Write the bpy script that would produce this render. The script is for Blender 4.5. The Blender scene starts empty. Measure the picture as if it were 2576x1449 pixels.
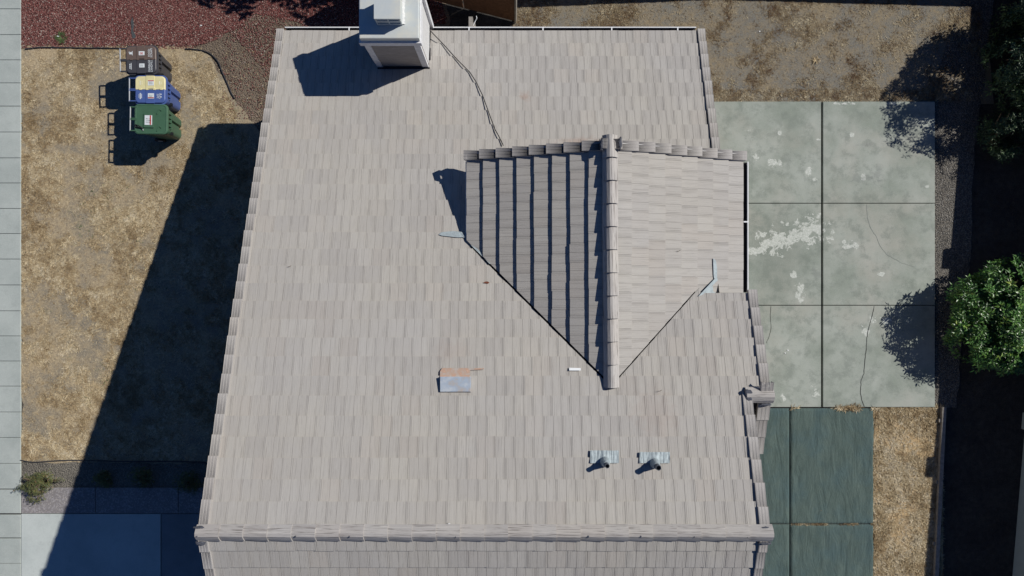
import bpy, bmesh, math, random
import numpy as np
from mathutils import Vector, Matrix, noise as mnoise
random.seed(7); RNG = np.random.default_rng(7)
C = bpy.context.scene.collection
S = bpy.context.scene

# ------------------------------------------------------------------ camera, sky, sun, exposure
H = 16.7; F = 1717.0; CX, CY = 1288.0, 724.5
cam_d = bpy.data.cameras.new('camera'); cam = bpy.data.objects.new('camera', cam_d); C.objects.link(cam)
cam.location = (0, 0, H); cam.rotation_euler = (0, 0, 0)
cam_d.sensor_width = 36; cam_d.lens = 24.0; cam_d.clip_end = 1000
S.camera = cam
SUN = Vector((-1.052, -0.515, -1.0))
w = bpy.data.worlds.new("World"); S.world = w; w.use_nodes = True
wn = w.node_tree; bg = wn.nodes['Background']
sky = wn.nodes.new('ShaderNodeTexSky'); sky.sky_type = 'NISHITA'; sky.sun_disc = False
sky.sun_elevation = math.atan(1/1.171); sky.sun_rotation = math.atan2(1.052, 0.515)
sky.air_density = 1.0; sky.dust_density = 0.3; sky.ozone_density = 5.0
tint = wn.nodes.new('ShaderNodeMix'); tint.data_type = 'RGBA'; tint.blend_type = 'MULTIPLY'; tint.inputs[0].default_value = 1.0
tint.inputs[7].default_value = (0.47, 0.70, 1.02, 1)
wn.links.new(sky.outputs[0], tint.inputs[6]); wn.links.new(tint.outputs[2], bg.inputs[0]); bg.inputs[1].default_value = 0.05
sd = bpy.data.lights.new('sun', 'SUN'); sd.energy = 5.0; sd.angle = math.radians(0.5); sd.color = (1.0, 0.96, 0.885)
so = bpy.data.objects.new('sun', sd); C.objects.link(so); so.rotation_euler = SUN.to_track_quat('-Z', 'Y').to_euler()
S.view_settings.view_transform = 'Standard'; S.view_settings.look = 'None'
S.view_settings.exposure = -0.12; S.view_settings.gamma = 1.0
S.cycles.max_bounces = 5; S.cycles.diffuse_bounces = 3

def P(x, y, z=0.0):
    d = H - z
    return Vector(((x-CX)/F*d, (CY-y)/F*d, z))
# main roof plane   z = 4.878 - .411 Y
SL = 0.411
def mz(Y): return 4.878 - SL*Y
def PM(x, y, up=0.0):
    t = (CY-y)/F; Y = (H-4.878-up)*t/(1-SL*t); z = mz(Y)+up
    return Vector(((x-CX)/F*(H-z), Y, z))
XR, ZR, SC = 1.62, 5.55, 0.41            # cross gable ridge x, height, slope
def cz(X): return ZR - SC*abs(X-XR)
def PC(x, y, up=0.0):                    # point on right slope of cross gable
    t = (x-CX)/F; X = t*(H-ZR-SC*XR-up)/(1-SC*t); z = cz(X)+up
    return Vector((X, (CY-y)/F*(H-z), z))

# ------------------------------------------------------------------ material helpers
class NT:
    def __init__(s, name, rough=0.9, metal=0.0):
        s.m = bpy.data.materials.new(name); s.m.use_nodes = True
        s.t = s.m.node_tree; s.b = s.t.nodes['Principled BSDF']
        s.b.inputs['Roughness'].default_value = rough; s.b.inputs['Metallic'].default_value = metal
        s.b.inputs['Specular IOR Level'].default_value = 0.25
    def n(s, typ, **kw):
        o = s.t.nodes.new(typ)
        for k, v in kw.items(): setattr(o, k, v)
        return o
    def put(s, inp, v):
        if isinstance(v, (int, float)): inp.default_value = v
        elif isinstance(v, (tuple, list)): inp.default_value = tuple(v) + ((1,) if len(v) == 3 and inp.type == 'RGBA' else ())
        else: s.t.links.new(v, inp)
    def obj(s): return s.n('ShaderNodeTexCoord').outputs['Object']
    def gen(s, name): return s.n('ShaderNodeTexCoord').outputs[name]
    def uv(s): return s.n('ShaderNodeUVMap').outputs[0]
    def att(s, name='rnd'): return s.n('ShaderNodeAttribute', attribute_name=name).outputs['Fac']
    def map(s, v, sc=(1, 1, 1), loc=(0, 0, 0), rot=(0, 0, 0)):
        o = s.n('ShaderNodeMapping'); s.put(o.inputs[0], v)
        o.inputs['Scale'].default_value = sc; o.inputs['Location'].default_value = loc; o.inputs['Rotation'].default_value = rot
        return o.outputs[0]
    def noise(s, v, scale=5, detail=4, rough=0.6, dist=0.0):
        o = s.n('ShaderNodeTexNoise'); s.put(o.inputs['Vector'], v)
        o.inputs['Scale'].default_value = scale; o.inputs['Detail'].default_value = detail
        o.inputs['Roughness'].default_value = rough; o.inputs['Distortion'].default_value = dist
        return o.outputs['Fac']
    def vor(s, v, scale=20, out='Distance', feature='F1'):
        o = s.n('ShaderNodeTexVoronoi', feature=feature); s.put(o.inputs['Vector'], v); o.inputs['Scale'].default_value = scale
        return o.outputs[out]
    def ramp(s, f, stops, interp='LINEAR'):
        o = s.n('ShaderNodeValToRGB'); s.put(o.inputs[0], f); cr = o.color_ramp; cr.interpolation = interp
        while len(cr.elements) < len(stops): cr.elements.new(0.5)
        for e, (p, c) in zip(cr.elements, stops):
            e.position = p; e.color = (c, c, c, 1) if isinstance(c, (int, float)) else tuple(c)+(1,)
        return o.outputs[0]
    def mix(s, f, a, b, mode='MIX'):
        o = s.n('ShaderNodeMix', data_type='RGBA', blend_type=mode); o.clamp_factor = True
        s.put(o.inputs[0], f); s.put(o.inputs[6], a); s.put(o.inputs[7], b); return o.outputs[2]
    def math(s, op, a, b=0.0, clamp=False):
        o = s.n('ShaderNodeMath', operation=op); o.use_clamp = clamp; s.put(o.inputs[0], a); s.put(o.inputs[1], b); return o.outputs[0]
    def ss(s, v, lo, hi):
        o = s.n('ShaderNodeMapRange', interpolation_type='SMOOTHSTEP'); s.put(o.inputs[0], v)
        o.inputs[1].default_value = lo; o.inputs[2].default_value = hi; return o.outputs[0]
    def blob(s, v, c, r):            # 1 at centre, 0 at the ellipse edge, negative outside (world x, y)
        m = s.map(v, (1/r[0], 1/r[1], 0), (-c[0]/r[0], -c[1]/r[1], 0))
        o = s.n('ShaderNodeVectorMath', operation='LENGTH'); s.put(o.inputs[0], m)
        return s.math('SUBTRACT', 1.0, o.outputs['Value'])
    def bump(s, h, strength=0.5, dist=0.01):
        o = s.n('ShaderNodeBump'); s.put(o.inputs['Height'], h); o.inputs['Strength'].default_value = strength
        o.inputs['Distance'].default_value = dist; s.t.links.new(o.outputs[0], s.b.inputs['Normal'])
    def col(s, c): s.put(s.b.inputs['Base Color'], c); return s.m

MT = {}
def plain(name, c, rough=0.7, metal=0.0, var=0.12, scale=9.0, bump=0.15, bscale=60):
    if name in MT: return MT[name]
    k = NT(name, rough, metal); v = k.obj()
    f = k.noise(v, scale, 5, 0.65)
    lo = tuple(x*(1-var) for x in c); hi = tuple(min(1, x*(1+var)) for x in c)
    k.bump(k.noise(v, bscale, 3, 0.7), bump, 0.01)
    MT[name] = k.col(k.ramp(f, [(0.3, lo), (0.7, hi)])); return MT[name]

def mat_tile(name, tone=(0.425, 0.401, 0.363), streak=1.0):
    k = NT(name, 0.92); uv = k.uv(); ob = k.obj(); r = k.att()
    fine = k.noise(k.map(uv, (95, 2.2, 1)), 1.0, 3, 0.7)           # broomed striations down the slope
    med = k.noise(k.map(uv, (26, 1.6, 1)), 1.0, 3, 0.7)
    col = k.mix(k.ss(k.noise(ob, 0.55, 3, 0.6), 0.3, 0.7), tone, (tone[0]*0.97, tone[1]*0.985, tone[2]*1.03))
    col = k.mix(k.math('MULTIPLY', r, 0.48), col, (tone[0]*0.78, tone[1]*0.78, tone[2]*0.82))
    r2 = k.math('FRACT', k.math('MULTIPLY', r, 7.31))
    col = k.mix(k.math('MULTIPLY', k.ss(r2, 0.7, 1.0), 0.13), col, (tone[0]*1.06, tone[1]*0.93, tone[2]*0.84))
    md2 = k.noise(k.map(uv, (48, 1.1, 1), (5, 2, 0)), 1.0, 2, 0.6)
    col = k.mix(k.math('MULTIPLY', k.ss(md2, 0.60, 0.68), 0.22*streak), col, (0.13, 0.115, 0.11))
    col = k.mix(k.math('MULTIPLY', k.ss(md2, 0.40, 0.32), 0.14*streak), col, (0.62, 0.59, 0.55))
    dk = k.math('MULTIPLY', k.ss(fine, 0.54, 0.70), 0.4*streak)
    col = k.mix(dk, col, (0.15, 0.135, 0.125))
    col = k.mix(k.math('MULTIPLY', k.ss(med, 0.55, 0.72), 0.20*streak), col, (0.20, 0.175, 0.165))
    sp = k.noise(ob, 160, 2, 0.8)
    col = k.mix(k.math('MULTIPLY', k.ss(sp, 0.52, 0.75), 0.22), col, (0.13, 0.12, 0.115))
    col = k.mix(k.math('MULTIPLY', k.ss(k.noise(k.map(ob, (1, 1, 1), (9, 3, 0)), 210, 2, 0.8), 0.6, 0.75), 0.35), col, (0.6, 0.58, 0.55))
    # rust and algae stains that stay with the tiles
    n5 = k.noise(ob, 9, 4, 0.7)
    for c, rr, a in (((0.25, 3.75), (0.14, 0.18), 0.35), ((1.35, 2.75), (0.6, 0.18), 0.32), ((-1.0, -1.05), (0.4, 0.25), 0.12), ((2.3, -2.0), (0.5, 0.5), 0.12)):
        bl = k.ss(k.math('ADD', k.blob(ob, c, rr), k.math('MULTIPLY', k.math('SUBTRACT', n5, 0.5), 2.0)), 0.0, 0.8)
        col = k.mix(k.math('MULTIPLY', bl, a), col, (0.30, 0.17, 0.12))
    k.bump(k.math('ADD', k.math('MULTIPLY', fine, 1.0), k.math('MULTIPLY', k.noise(ob, 120, 3, 0.7), 0.6)), 0.55, 0.006)
    return k.col(col)
M_TILE = [mat_tile('concrete_tile'), mat_tile('tile_groove_dark', (0.315, 0.295, 0.27), 0.5)]  # second entry: darker tone for the groove floors
M_RIDGE = mat_tile('ridge_tile_concrete', (0.43, 0.405, 0.375), 3.2)
M_RAKE = mat_tile('rake_tile_concrete', (0.425, 0.40, 0.37), 0.9)
M_WHITE = plain('white_painted_metal', (0.78, 0.79, 0.80), 0.45, 0, 0.05)
M_TRIM = plain('off_white_painted_wood', (0.66, 0.66, 0.68), 0.7, 0, 0.12, 14, 0.3, 90)
M_STUCCO = plain('beige_stucco', (0.42, 0.37, 0.30), 0.95, 0, 0.1, 5, 0.5, 80)
M_DARK = plain('roofing_felt', (0.035, 0.033, 0.035), 0.9)
M_GUNK = plain('gutter_dirt', (0.045, 0.04, 0.04), 0.95)  # near-black colour standing in for the shade inside the gutters
M_SHEET = plain('galvanised_chimney_sheet', (0.56, 0.58, 0.56), 0.5, 0.15, 0.10, 3.5, 0.1, 30)
M_MORTAR = plain('dark_mortar', (0.085, 0.09, 0.11), 0.95, 0, 0.4, 40, 0.9, 70)
M_LEAD = plain('lead_flashing', (0.33, 0.38, 0.40), 0.6, 0.1, 0.2, 18, 0.5, 30)
M_BLACK = plain('black_rubber', (0.02, 0.02, 0.022), 0.6)
M_EDGE = plain('black_plastic_edging', (0.045, 0.045, 0.05), 0.6)
M_PAPER = plain('white_paper', (0.75, 0.77, 0.78), 0.7, 0, 0.04)

def mat_sheet():
    k = NT('weathered_sheet', 0.5, 0.1); v = k.obj()
    f = k.noise(v, 2.6, 4, 0.6); f2 = k.noise(v, 22, 4, 0.7)
    c = k.mix(k.ss(f, 0.35, 0.7), (0.50, 0.54, 0.55), (0.60, 0.60, 0.54))
    c = k.mix(k.math('MULTIPLY', k.ss(f2, 0.62, 0.8), 0.5), c, (0.33, 0.33, 0.34))
    k.bump(f2, 0.15, 0.01); return k.col(c)
M_CAP = mat_sheet()
def mat_siding():
    k = NT('brown_lap_siding', 0.85); v = k.obj()
    f = k.noise(k.map(v, (6, 6, 60)), 1, 4, 0.7)
    c = k.mix(k.ss(f, 0.35, 0.7), (0.27, 0.245, 0.225), (0.36, 0.33, 0.31)); k.bump(f, 0.3, 0.01); return k.col(c)
M_SIDING = mat_siding()
def mat_concrete(name, a, b, speck=0.3, scale=1.0, coarse=0.0):
    k = NT(name, 0.9); v = k.obj()
    f = k.noise(v, 0.9*scale, 6, 0.62); g = k.noise(k.map(v, (1, 1, 1), (4, 7, 0)), 4.5*scale, 5, 0.7)
    c = k.mix(k.ss(f, 0.32, 0.68), a, b)
    c = k.mix(k.math('MULTIPLY', k.ss(g, 0.5, 0.75), 0.3), c, tuple(x*0.72 for x in a))
    s1 = k.noise(v, 75, 3, 0.8)
    c = k.mix(k.math('MULTIPLY', k.ss(s1, 0.52, 0.7), speck), c, tuple(x*0.55 for x in a))
    c = k.mix(k.math('MULTIPLY', k.ss(s1, 0.48, 0.32), speck), c, tuple(min(.9, x*1.35) for x in b))
    if coarse:
        cc = k.vor(v, 38, 'Color'); sx = k.n('ShaderNodeSeparateColor'); k.put(sx.inputs[0], cc)
        c = k.mix(k.math('MULTIPLY', k.ss(sx.outputs[0], 0.0, 0.35), coarse), c, (0.12, 0.105, 0.10))
        c = k.mix(k.math('MULTIPLY', k.ss(sx.outputs[0], 0.8, 1.0), coarse), c, (0.5, 0.47, 0.44))
    k.bump(k.math('ADD', s1, k.math('MULTIPLY', g, 0.5)), 0.35, 0.01); return k.col(c)
M_WALK = mat_concrete('pavement_concrete', (0.34, 0.375, 0.36), (0.42, 0.455, 0.435), 0.35)
M_DRIVE = mat_concrete('driveway_concrete', (0.41, 0.45, 0.44), (0.50, 0.54, 0.525), 0.32)
M_AGG = mat_concrete('exposed_aggregate', (0.27, 0.26, 0.275), (0.34, 0.325, 0.335), 0.35, 1, 0.5)

def mat_patio():
    k = NT('worn_painted_patio_concrete', 0.85); v = k.obj()
    def w(x, y): p = P(x, y); return (p.x, p.y)
    f = k.noise(v, 0.8, 6, 0.65); g = k.noise(k.map(v, (1, 1, 1), (3, 8, 0)), 3.0, 6, 0.7)
    c = k.mix(k.ss(f, 0.3, 0.7), (0.235, 0.268, 0.232), (0.36, 0.388, 0.355))
    c = k.mix(k.math('MULTIPLY', k.ss(k.noise(k.map(v, (1, 1, 1), (0, 5, 2)), 0.55, 4, 0.6), 0.45, 0.7), 0.5), c, (0.40, 0.38, 0.34))
    c = k.mix(k.math('MULTIPLY', k.ss(g, 0.46, 0.66), 0.55), c, (0.175, 0.20, 0.178))
    # darker worn paint on the left slabs
    dk = k.ss(k.math('ADD', k.blob(v, w(1960, 640), (1.5, 1.9)), k.math('MULTIPLY', k.math('SUBTRACT', g, 0.5), 1.2)), 0.0, 0.9)
    c = k.mix(k.math('MULTIPLY', dk, 0.65), c, (0.175, 0.205, 0.178))
    n1 = k.noise(v, 5.2, 7, 0.72, 0.4); nn = k.math('MULTIPLY', k.math('SUBTRACT', n1, 0.5), 4.2)
    mx = None
    for x, y, rx, ry in ((2015, 590, 0.70, 0.26), (2035, 580, 0.30, 0.34), (1930, 612, 0.36, 0.30), (1965, 605, 0.4, 0.2), (1895, 632, 0.25, 0.12), (2050, 572, 0.20, 0.3), (2140, 620, 0.26, 0.14), (2122, 606, 0.08, 0.10),
                         (2030, 430, 0.16, 0.16), (2045, 455, 0.1, 0.1), (1944, 410, 0.22, 0.12), (1900, 396, 0.10, 0.12), (2010, 738, 0.16, 0.26), (1998, 690, 0.1, 0.16),
                         (2170, 445, 0.15, 0.1), (2190, 800, 0.14, 0.16), (2175, 835, 0.12, 0.22), (2225, 805, 0.16, 0.14), (2212, 690, 0.16, 0.07), (2140, 340, 0.07, 0.07), (2330, 470, 0.07, 0.05),
                         (2050, 985, 0.12, 0.2), (1970, 1000, 0.1, 0.1), (1880, 330, 0.15, 0.06), (2120, 262, 0.4, 0.05), (2250, 262, 0.3, 0.04), (1960, 335, 0.05, 0.06), (2055, 352, 0.08, 0.03)):
        fq = 1.5 if (x < 2060 and 560 < y < 640) else 1.12; b = k.blob(v, w(x, y), (rx*fq, ry*fq)); mx = b if mx is None else k.math('MAXIMUM', mx, b)
    peel = k.ss(k.math('ADD', mx, nn), 0.50, 0.56)
    peel = k.math('MULTIPLY', peel, k.ss(mx, -0.25, 0.05))
    c = k.mix(k.math('MULTIPLY', peel, 0.85), c, k.mix(k.ss(k.noise(v, 25, 3, 0.6), 0.4, 0.65), (0.46, 0.49, 0.45), (0.60, 0.62, 0.59)))
    for (x, y, rx, ry) in ((2165, 450, 0.5, 0.22), (2170, 365, 0.35, 0.08), (2050, 690, 0.2, 0.3), (2205, 440, 0.25, 0.3)):
        s = k.ss(k.math('ADD', k.blob(v, w(x, y), (rx, ry)), k.math('MULTIPLY', k.math('SUBTRACT', k.noise(v, 7, 6, 0.75), 0.5), 3.0)), 0.2, 0.9)
        c = k.mix(k.math('MULTIPLY', s, 0.32), c, (0.13, 0.14, 0.14))
    s1 = k.noise(v, 75, 3, 0.8)
    c = k.mix(k.math('MULTIPLY', k.ss(s1, 0.52, 0.72), 0.28), c, (0.16, 0.18, 0.17))
    c = k.mix(k.math('MULTIPLY', k.ss(s1, 0.46, 0.3), 0.25), c, (0.52, 0.54, 0.52))
    k.bump(k.math('ADD', s1, peel), 0.3, 0.006); return k.col(c)
M_PATIO = mat_patio()
def mat_green():
    k = NT('green_outdoor_carpet', 0.95); v = k.obj()
    f = k.noise(k.map(v, (5, 1.2, 1)), 1, 6, 0.7, 0.5); g = k.noise(v, 1.3, 5, 0.65); h = k.noise(k.map(v, (60, 14, 1)), 1, 3, 0.7)
    c = k.mix(k.ss(f, 0.3, 0.7), (0.062, 0.090, 0.084), (0.094, 0.130, 0.118))
    c = k.mix(k.math('MULTIPLY', k.ss(g, 0.4, 0.7), 0.5), c, (0.06, 0.105, 0.12))
    c = k.mix(k.math('MULTIPLY', k.ss(h, 0.5, 0.72), 0.45), c, (0.03, 0.065, 0.062))
    c = k.mix(k.math('MULTIPLY', k.ss(k.noise(v, 60, 2, 0.8), 0.62, 0.75), 0.4), c, (0.22, 0.3, 0.27))
    o = k.ss(k.noise(k.map(v, (1, 1, 1), (2, 1, 0)), 6, 5, 0.75), 0.70, 0.76)
    c = k.mix(k.math('MULTIPLY', o, 0.7), c, (0.30, 0.15, 0.06))
    ms = k.math('ADD', k.noise(k.map(v, (4.5, 1.1, 1), (0, 0, 0), (0, 0, 0.3)), 1, 4, 0.6, 1.5), k.math('MULTIPLY', h, 0.15))
    k.bump(ms, 0.55, 0.06); return k.col(c)
M_GREEN = mat_green()
def mat_soil(name, cols, speck=0.5, gs=1.0, stones=0.4, stonecols=None, bumpd=0.03):
    """cols: dark, mid, light; clods, grit and stones all at real size"""
    k = NT(name, 0.97); v = k.obj()
    a = k.noise(v, 1.1*gs, 6, 0.7); b = k.noise(k.map(v, (1, 1, 1), (7, 2, 0)), 7*gs, 6, 0.75); g = k.noise(v, 55, 3, 0.8)
    c = k.ramp(k.math('ADD', k.math('MULTIPLY', a, 0.5), k.math('MULTIPLY', b, 0.5)), [(0.38, cols[0]), (0.5, cols[1]), (0.62, cols[2])])
    c = k.mix(k.math('MULTIPLY', k.ss(g, 0.5, 0.7), speck), c, tuple(x*0.35 for x in cols[0]))
    c = k.mix(k.math('MULTIPLY', k.ss(g, 0.47, 0.3), speck), c, tuple(min(.8, x*1.5) for x in cols[2]))
    h = g
    if stonecols:
        vo = k.n('ShaderNodeTexVoronoi'); k.put(vo.inputs['Vector'], v); vo.inputs['Scale'].default_value = 34
        sx = k.n('ShaderNodeSeparateColor'); k.put(sx.inputs[0], vo.outputs['Color'])
        sc = k.ramp(sx.outputs[0], [(i/(len(stonecols)-1), q) for i, q in enumerate(stonecols)])
        sc = k.mix(k.ss(vo.outputs['Distance'], 0.42, 0.7), sc, tuple(x*0.25 for x in cols[0]))
        c = k.mix(stones, c, sc); h = k.math('SUBTRACT', k.math('MULTIPLY', g, 0.4), vo.outputs['Distance'])
    k.bump(h, 0.9, bumpd); return k.col(c)
M_GROUND = mat_soil('dark_bark_soil', ((0.03, 0.028, 0.027), (0.055, 0.05, 0.046), (0.085, 0.078, 0.07)), 0.5)
M_GRIT = mat_soil('grey_grit', ((0.10, 0.095, 0.088), (0.16, 0.15, 0.138), (0.22, 0.21, 0.19)), 0.6, 1.6, 0.55, ((0.07, 0.065, 0.06), (0.16, 0.15, 0.14), (0.20, 0.17, 0.13), (0.34, 0.33, 0.31)))
M_REDROCK = mat_soil('red_lava_rock', ((0.08, 0.035, 0.032), (0.155, 0.055, 0.050), (0.21, 0.085, 0.07)), 0.45, 1.5, 0.72, ((0.06, 0.022, 0.022), (0.16, 0.045, 0.042), (0.22, 0.062, 0.055), (0.20, 0.10, 0.085), (0.32, 0.25, 0.22)))
M_DIRT = mat_soil('brown_dirt', ((0.12, 0.09, 0.066), (0.18, 0.14, 0.105), (0.24, 0.19, 0.145)), 0.45, 1.2, 0.25, ((0.08, 0.06, 0.05), (0.17, 0.13, 0.1), (0.23, 0.19, 0.16)))
M_BED = mat_soil('grey_brown_bed_soil', ((0.12, 0.11, 0.095), (0.18, 0.165, 0.14), (0.24, 0.22, 0.185)), 0.5, 1.2, 0.25, ((0.1, 0.09, 0.08), (0.2, 0.18, 0.15), (0.4, 0.37, 0.33)))
def mat_lawn(name, soil, thatch, thatch2, cover, green=0.2):
    k = NT(name, 0.97); v = k.obj()
    a = k.noise(v, 0.75, 6, 0.7); b = k.noise(k.map(v, (1, 1, 1), (5, 2, 0)), 4.2, 6, 0.75, 0.6)
    g = k.noise(v, 60, 3, 0.8); fb = k.noise(k.map(v, (1, 1, 1), (2, 6, 0)), 26, 4, 0.8, 1.2)
    s = k.mix(k.ss(g, 0.35, 0.65), tuple(x*0.55 for x in soil), tuple(x*1.45 for x in soil))
    t = k.mix(k.ss(fb, 0.36, 0.62), thatch2, thatch)
    t = k.mix(k.math('MULTIPLY', k.ss(g, 0.5, 0.66), 0.35), t, tuple(x*0.35 for x in thatch2))
    fac = k.ss(k.math('ADD', k.math('ADD', k.math('MULTIPLY', a, 0.55), k.math('MULTIPLY', b, 0.45)), k.math('MULTIPLY', k.math('SUBTRACT', fb, 0.5), 0.3)), cover-0.13, cover+0.13)
    c = k.mix(fac, s, t)
    gg = k.ss(k.noise(k.map(v, (1, 1, 1), (1, 9, 0)), 1.7, 5, 0.75), 0.60, 0.72)
    c = k.mix(k.math('MULTIPLY', gg, green), c, (0.07, 0.10, 0.035))
    k.bump(k.math('ADD', g, fb), 0.4, 0.02); return k.col(c)
M_LAWN = mat_lawn('dry_lawn', (0.215, 0.19, 0.15), (0.52, 0.42, 0.27), (0.30, 0.22, 0.13), 0.505, 0.4)
M_YARD = mat_lawn('dry_yard_grass', (0.165, 0.16, 0.145), (0.31, 0.25, 0.16), (0.19, 0.15, 0.10), 0.52, 0.0)
M_STRIP = mat_lawn('straw_strip', (0.24, 0.21, 0.165), (0.56, 0.42, 0.24), (0.36, 0.235, 0.115), 0.44, 0.12)
M_WOOD = plain('brown_fence_wood', (0.16, 0.085, 0.05), 0.85, 0, 0.35, 12, 0.4, 50)
M_OLDWOOD = plain('grey_weathered_wood', (0.27, 0.25, 0.225), 0.9, 0, 0.3, 14, 0.5, 60)
M_WALL = plain('grey_green_stucco', (0.40, 0.46, 0.44), 0.95, 0, 0.08, 3, 0.5, 70)
def mat_blade(name, stops, rough=0.75, trans=0.0):
    k = NT(name, rough); r = k.att()
    c = k.ramp(r, stops)
    if trans:
        k.b.inputs['Specular IOR Level'].default_value = 0.5
    return k.col(c)
M_STRAW = mat_blade('straw_blades', [(0, (0.21, 0.145, 0.075)), (0.35, (0.34, 0.25, 0.14)), (0.65, (0.50, 0.40, 0.25)), (0.9, (0.62, 0.52, 0.34)), (1, (0.60, 0.52, 0.38))])
M_STRAW2 = mat_blade('tawny_blades', [(0, (0.11, 0.06, 0.03)), (0.4, (0.19, 0.135, 0.075)), (0.75, (0.31, 0.245, 0.15)), (1, (0.50, 0.43, 0.30))])
M_GREENB = mat_blade('green_weed_blades', [(0, (0.045, 0.075, 0.025)), (1, (0.11, 0.16, 0.06))])
M_LEAF = mat_blade('glossy_green_leaf', [(0, (0.024, 0.07, 0.014)), (0.45, (0.055, 0.145, 0.028)), (0.8, (0.12, 0.24, 0.045)), (1, (0.28, 0.36, 0.07))], 0.38, 1)
M_LEAF_SHADE = mat_blade('shaded_green_leaf', [(0, (0.012, 0.032, 0.012)), (0.6, (0.028, 0.065, 0.022)), (1, (0.08, 0.13, 0.04))], 0.55, 1)  # leaf colours darkened to carry the shade on these plants
M_OLIVE = mat_blade('olive_small_leaf', [(0, (0.06, 0.075, 0.035)), (0.55, (0.13, 0.15, 0.06)), (0.8, (0.20, 0.17, 0.06)), (0.92, (0.25, 0.12, 0.06)), (1, (0.28, 0.29, 0.24))], 0.7)
M_BARK = plain('bark', (0.12, 0.09, 0.065), 0.9, 0, 0.3, 25, 0.7, 60)

# ------------------------------------------------------------------ object helpers
def tag(o, label=None, cat=None, group=None, kind=None):
    if label: o['label'] = label
    if cat: o['category'] = cat
    if group: o['group'] = group
    if kind: o['kind'] = kind
    return o
def empty(name, loc=(0, 0, 0), rz=0):
    o = bpy.data.objects.new(name, None); C.objects.link(o); o.location = loc; o.rotation_euler = (0, 0, rz); o.empty_display_size = 0.1
    return o
def link(name, me, mat, parent=None, smooth=False):
    if isinstance(mat, (list, tuple)):
        for m in mat: me.materials.append(m)
    else: me.materials.append(mat)
    o = bpy.data.objects.new(name, me); C.objects.link(o)
    if parent is not None: o.parent = parent
    if smooth: me.polygons.foreach_set('use_smooth', [True]*len(me.polygons))
    return o
class MB:
    def __init__(s): s.v = []; s.f = []; s.r = []; s.uv = []; s.mi = []
    def face(s, pts, rnd=0.5, uv=None, mi=0):
        i = len(s.v); s.v += [tuple(p) for p in pts]; s.f.append(tuple(range(i, i+len(pts)))); s.r.append(rnd); s.mi.append(mi)
        s.uv += uv if uv else [(p[0], p[1]) for p in pts]
    def box(s, lo, hi, rnd=0.5, mi=0, M=None):
        x0, y0, z0 = lo; x1, y1, z1 = hi
        c = [Vector(q) for q in ((x0, y0, z0), (x1, y0, z0), (x1, y1, z0), (x0, y1, z0), (x0, y0, z1), (x1, y0, z1), (x1, y1, z1), (x0, y1, z1))]
        if M: c = [M @ q for q in c]
        for a in ((0, 3, 2, 1), (4, 5, 6, 7), (0, 1, 5, 4), (1, 2, 6, 5), (2, 3, 7, 6), (3, 0, 4, 7)): s.face([c[i] for i in a], rnd, None, mi)
    def prism(s, base, top, mi=0, rnd=0.5):          # two matching rings (bottom ccw from above)
        n = len(base); s.face(list(reversed(base)), rnd, None, mi); s.face(top, rnd, None, mi)
        for i in range(n): j = (i+1) % n; s.face([base[i], base[j], top[j], top[i]], rnd, None, mi)
    def poly(s, pts, t, mi=0):                        # thin slab from 3-D outline, thickness t downwards
        top = [Vector(p) for p in pts]
        if sum(top[i].x*top[(i+1) % len(top)].y-top[(i+1) % len(top)].x*top[i].y for i in range(len(top))) < 0: top.reverse()
        s.prism([p-Vector((0, 0, t)) for p in top], top, mi)
    def mesh(s, name):
        me = bpy.data.meshes.new(name); me.from_pydata(s.v, [], s.f)
        a = me.attributes.new('rnd', 'FLOAT', 'FACE'); a.data.foreach_set('value', s.r)
        u = me.uv_layers.new(name='UVMap'); u.data.foreach_set('uv', [c for q in s.uv for c in q])
        me.polygons.foreach_set('material_index', s.mi); me.update(); return me
    def build(s, name, mat, parent=None, smooth=False): return link(name, s.mesh(name), mat, parent, smooth)
def tube(pts, r, n=8, caps=True):
    mb = MB(); pts = [Vector(p) for p in pts]; rings = []
    rr = r if isinstance(r, (list, tuple)) else [r]*len(pts)
    for i, p in enumerate(pts):
        d = (pts[min(i+1, len(pts)-1)]-pts[max(i-1, 0)]).normalized()
        a = d.cross(Vector((0, 0, 1)) if abs(d.z) < 0.9 else Vector((1, 0, 0))).normalized(); b = d.cross(a)
        rings.append([p + (a*math.cos(t)+b*math.sin(t))*rr[i] for t in [2*math.pi*j/n for j in range(n)]])
    for i in range(len(rings)-1):
        for j in range(n): k = (j+1) % n; mb.face([rings[i][j], rings[i+1][j], rings[i+1][k], rings[i][k]])
    if caps: mb.face(rings[0]); mb.face(list(reversed(rings[-1])))
    return mb
def merge(*mbs):
    o = MB()
    for m in mbs:
        i = len(o.v); o.v += m.v; o.f += [tuple(x+i for x in f) for f in m.f]; o.r += m.r; o.uv += m.uv; o.mi += m.mi
    return o
def flatmesh(name, pts, z, mat, wob=0.0, step=0.1, t=None):
    """flat sheet (or raised slab when t given) from outline in metres; edges roughened by wob"""
    out = []
    for i, p in enumerate(pts):
        q = pts[(i+1) % len(pts)]; L = math.hypot(q[0]-p[0], q[1]-p[1]); n = max(1, int(L/step)) if wob else 1
        for j in range(n):
            x = p[0]+(q[0]-p[0])*j/n; y = p[1]+(q[1]-p[1])*j/n
            if wob and j:
                v = mnoise.noise_vector(Vector((x*2.3, y*2.3, 3)))*wob + mnoise.noise_vector(Vector((x*11, y*11, 5)))*wob*0.5
                x += v.x; y += v.y
            out.append(Vector((x, y, z)))
    bm = bmesh.new(); vs = [bm.verts.new(p) for p in out]; f = bm.faces.new(vs); bm.normal_update()
    if f.normal.z < 0: bmesh.ops.reverse_faces(bm, faces=[f])
    bmesh.ops.triangulate(bm, faces=[f])
    me = bpy.data.meshes.new(name); bm.to_mesh(me); bm.free()
    return link(name, me, mat)
def XY(*q): return [tuple(P(x, y)[:2]) for x, y in q]
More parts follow.
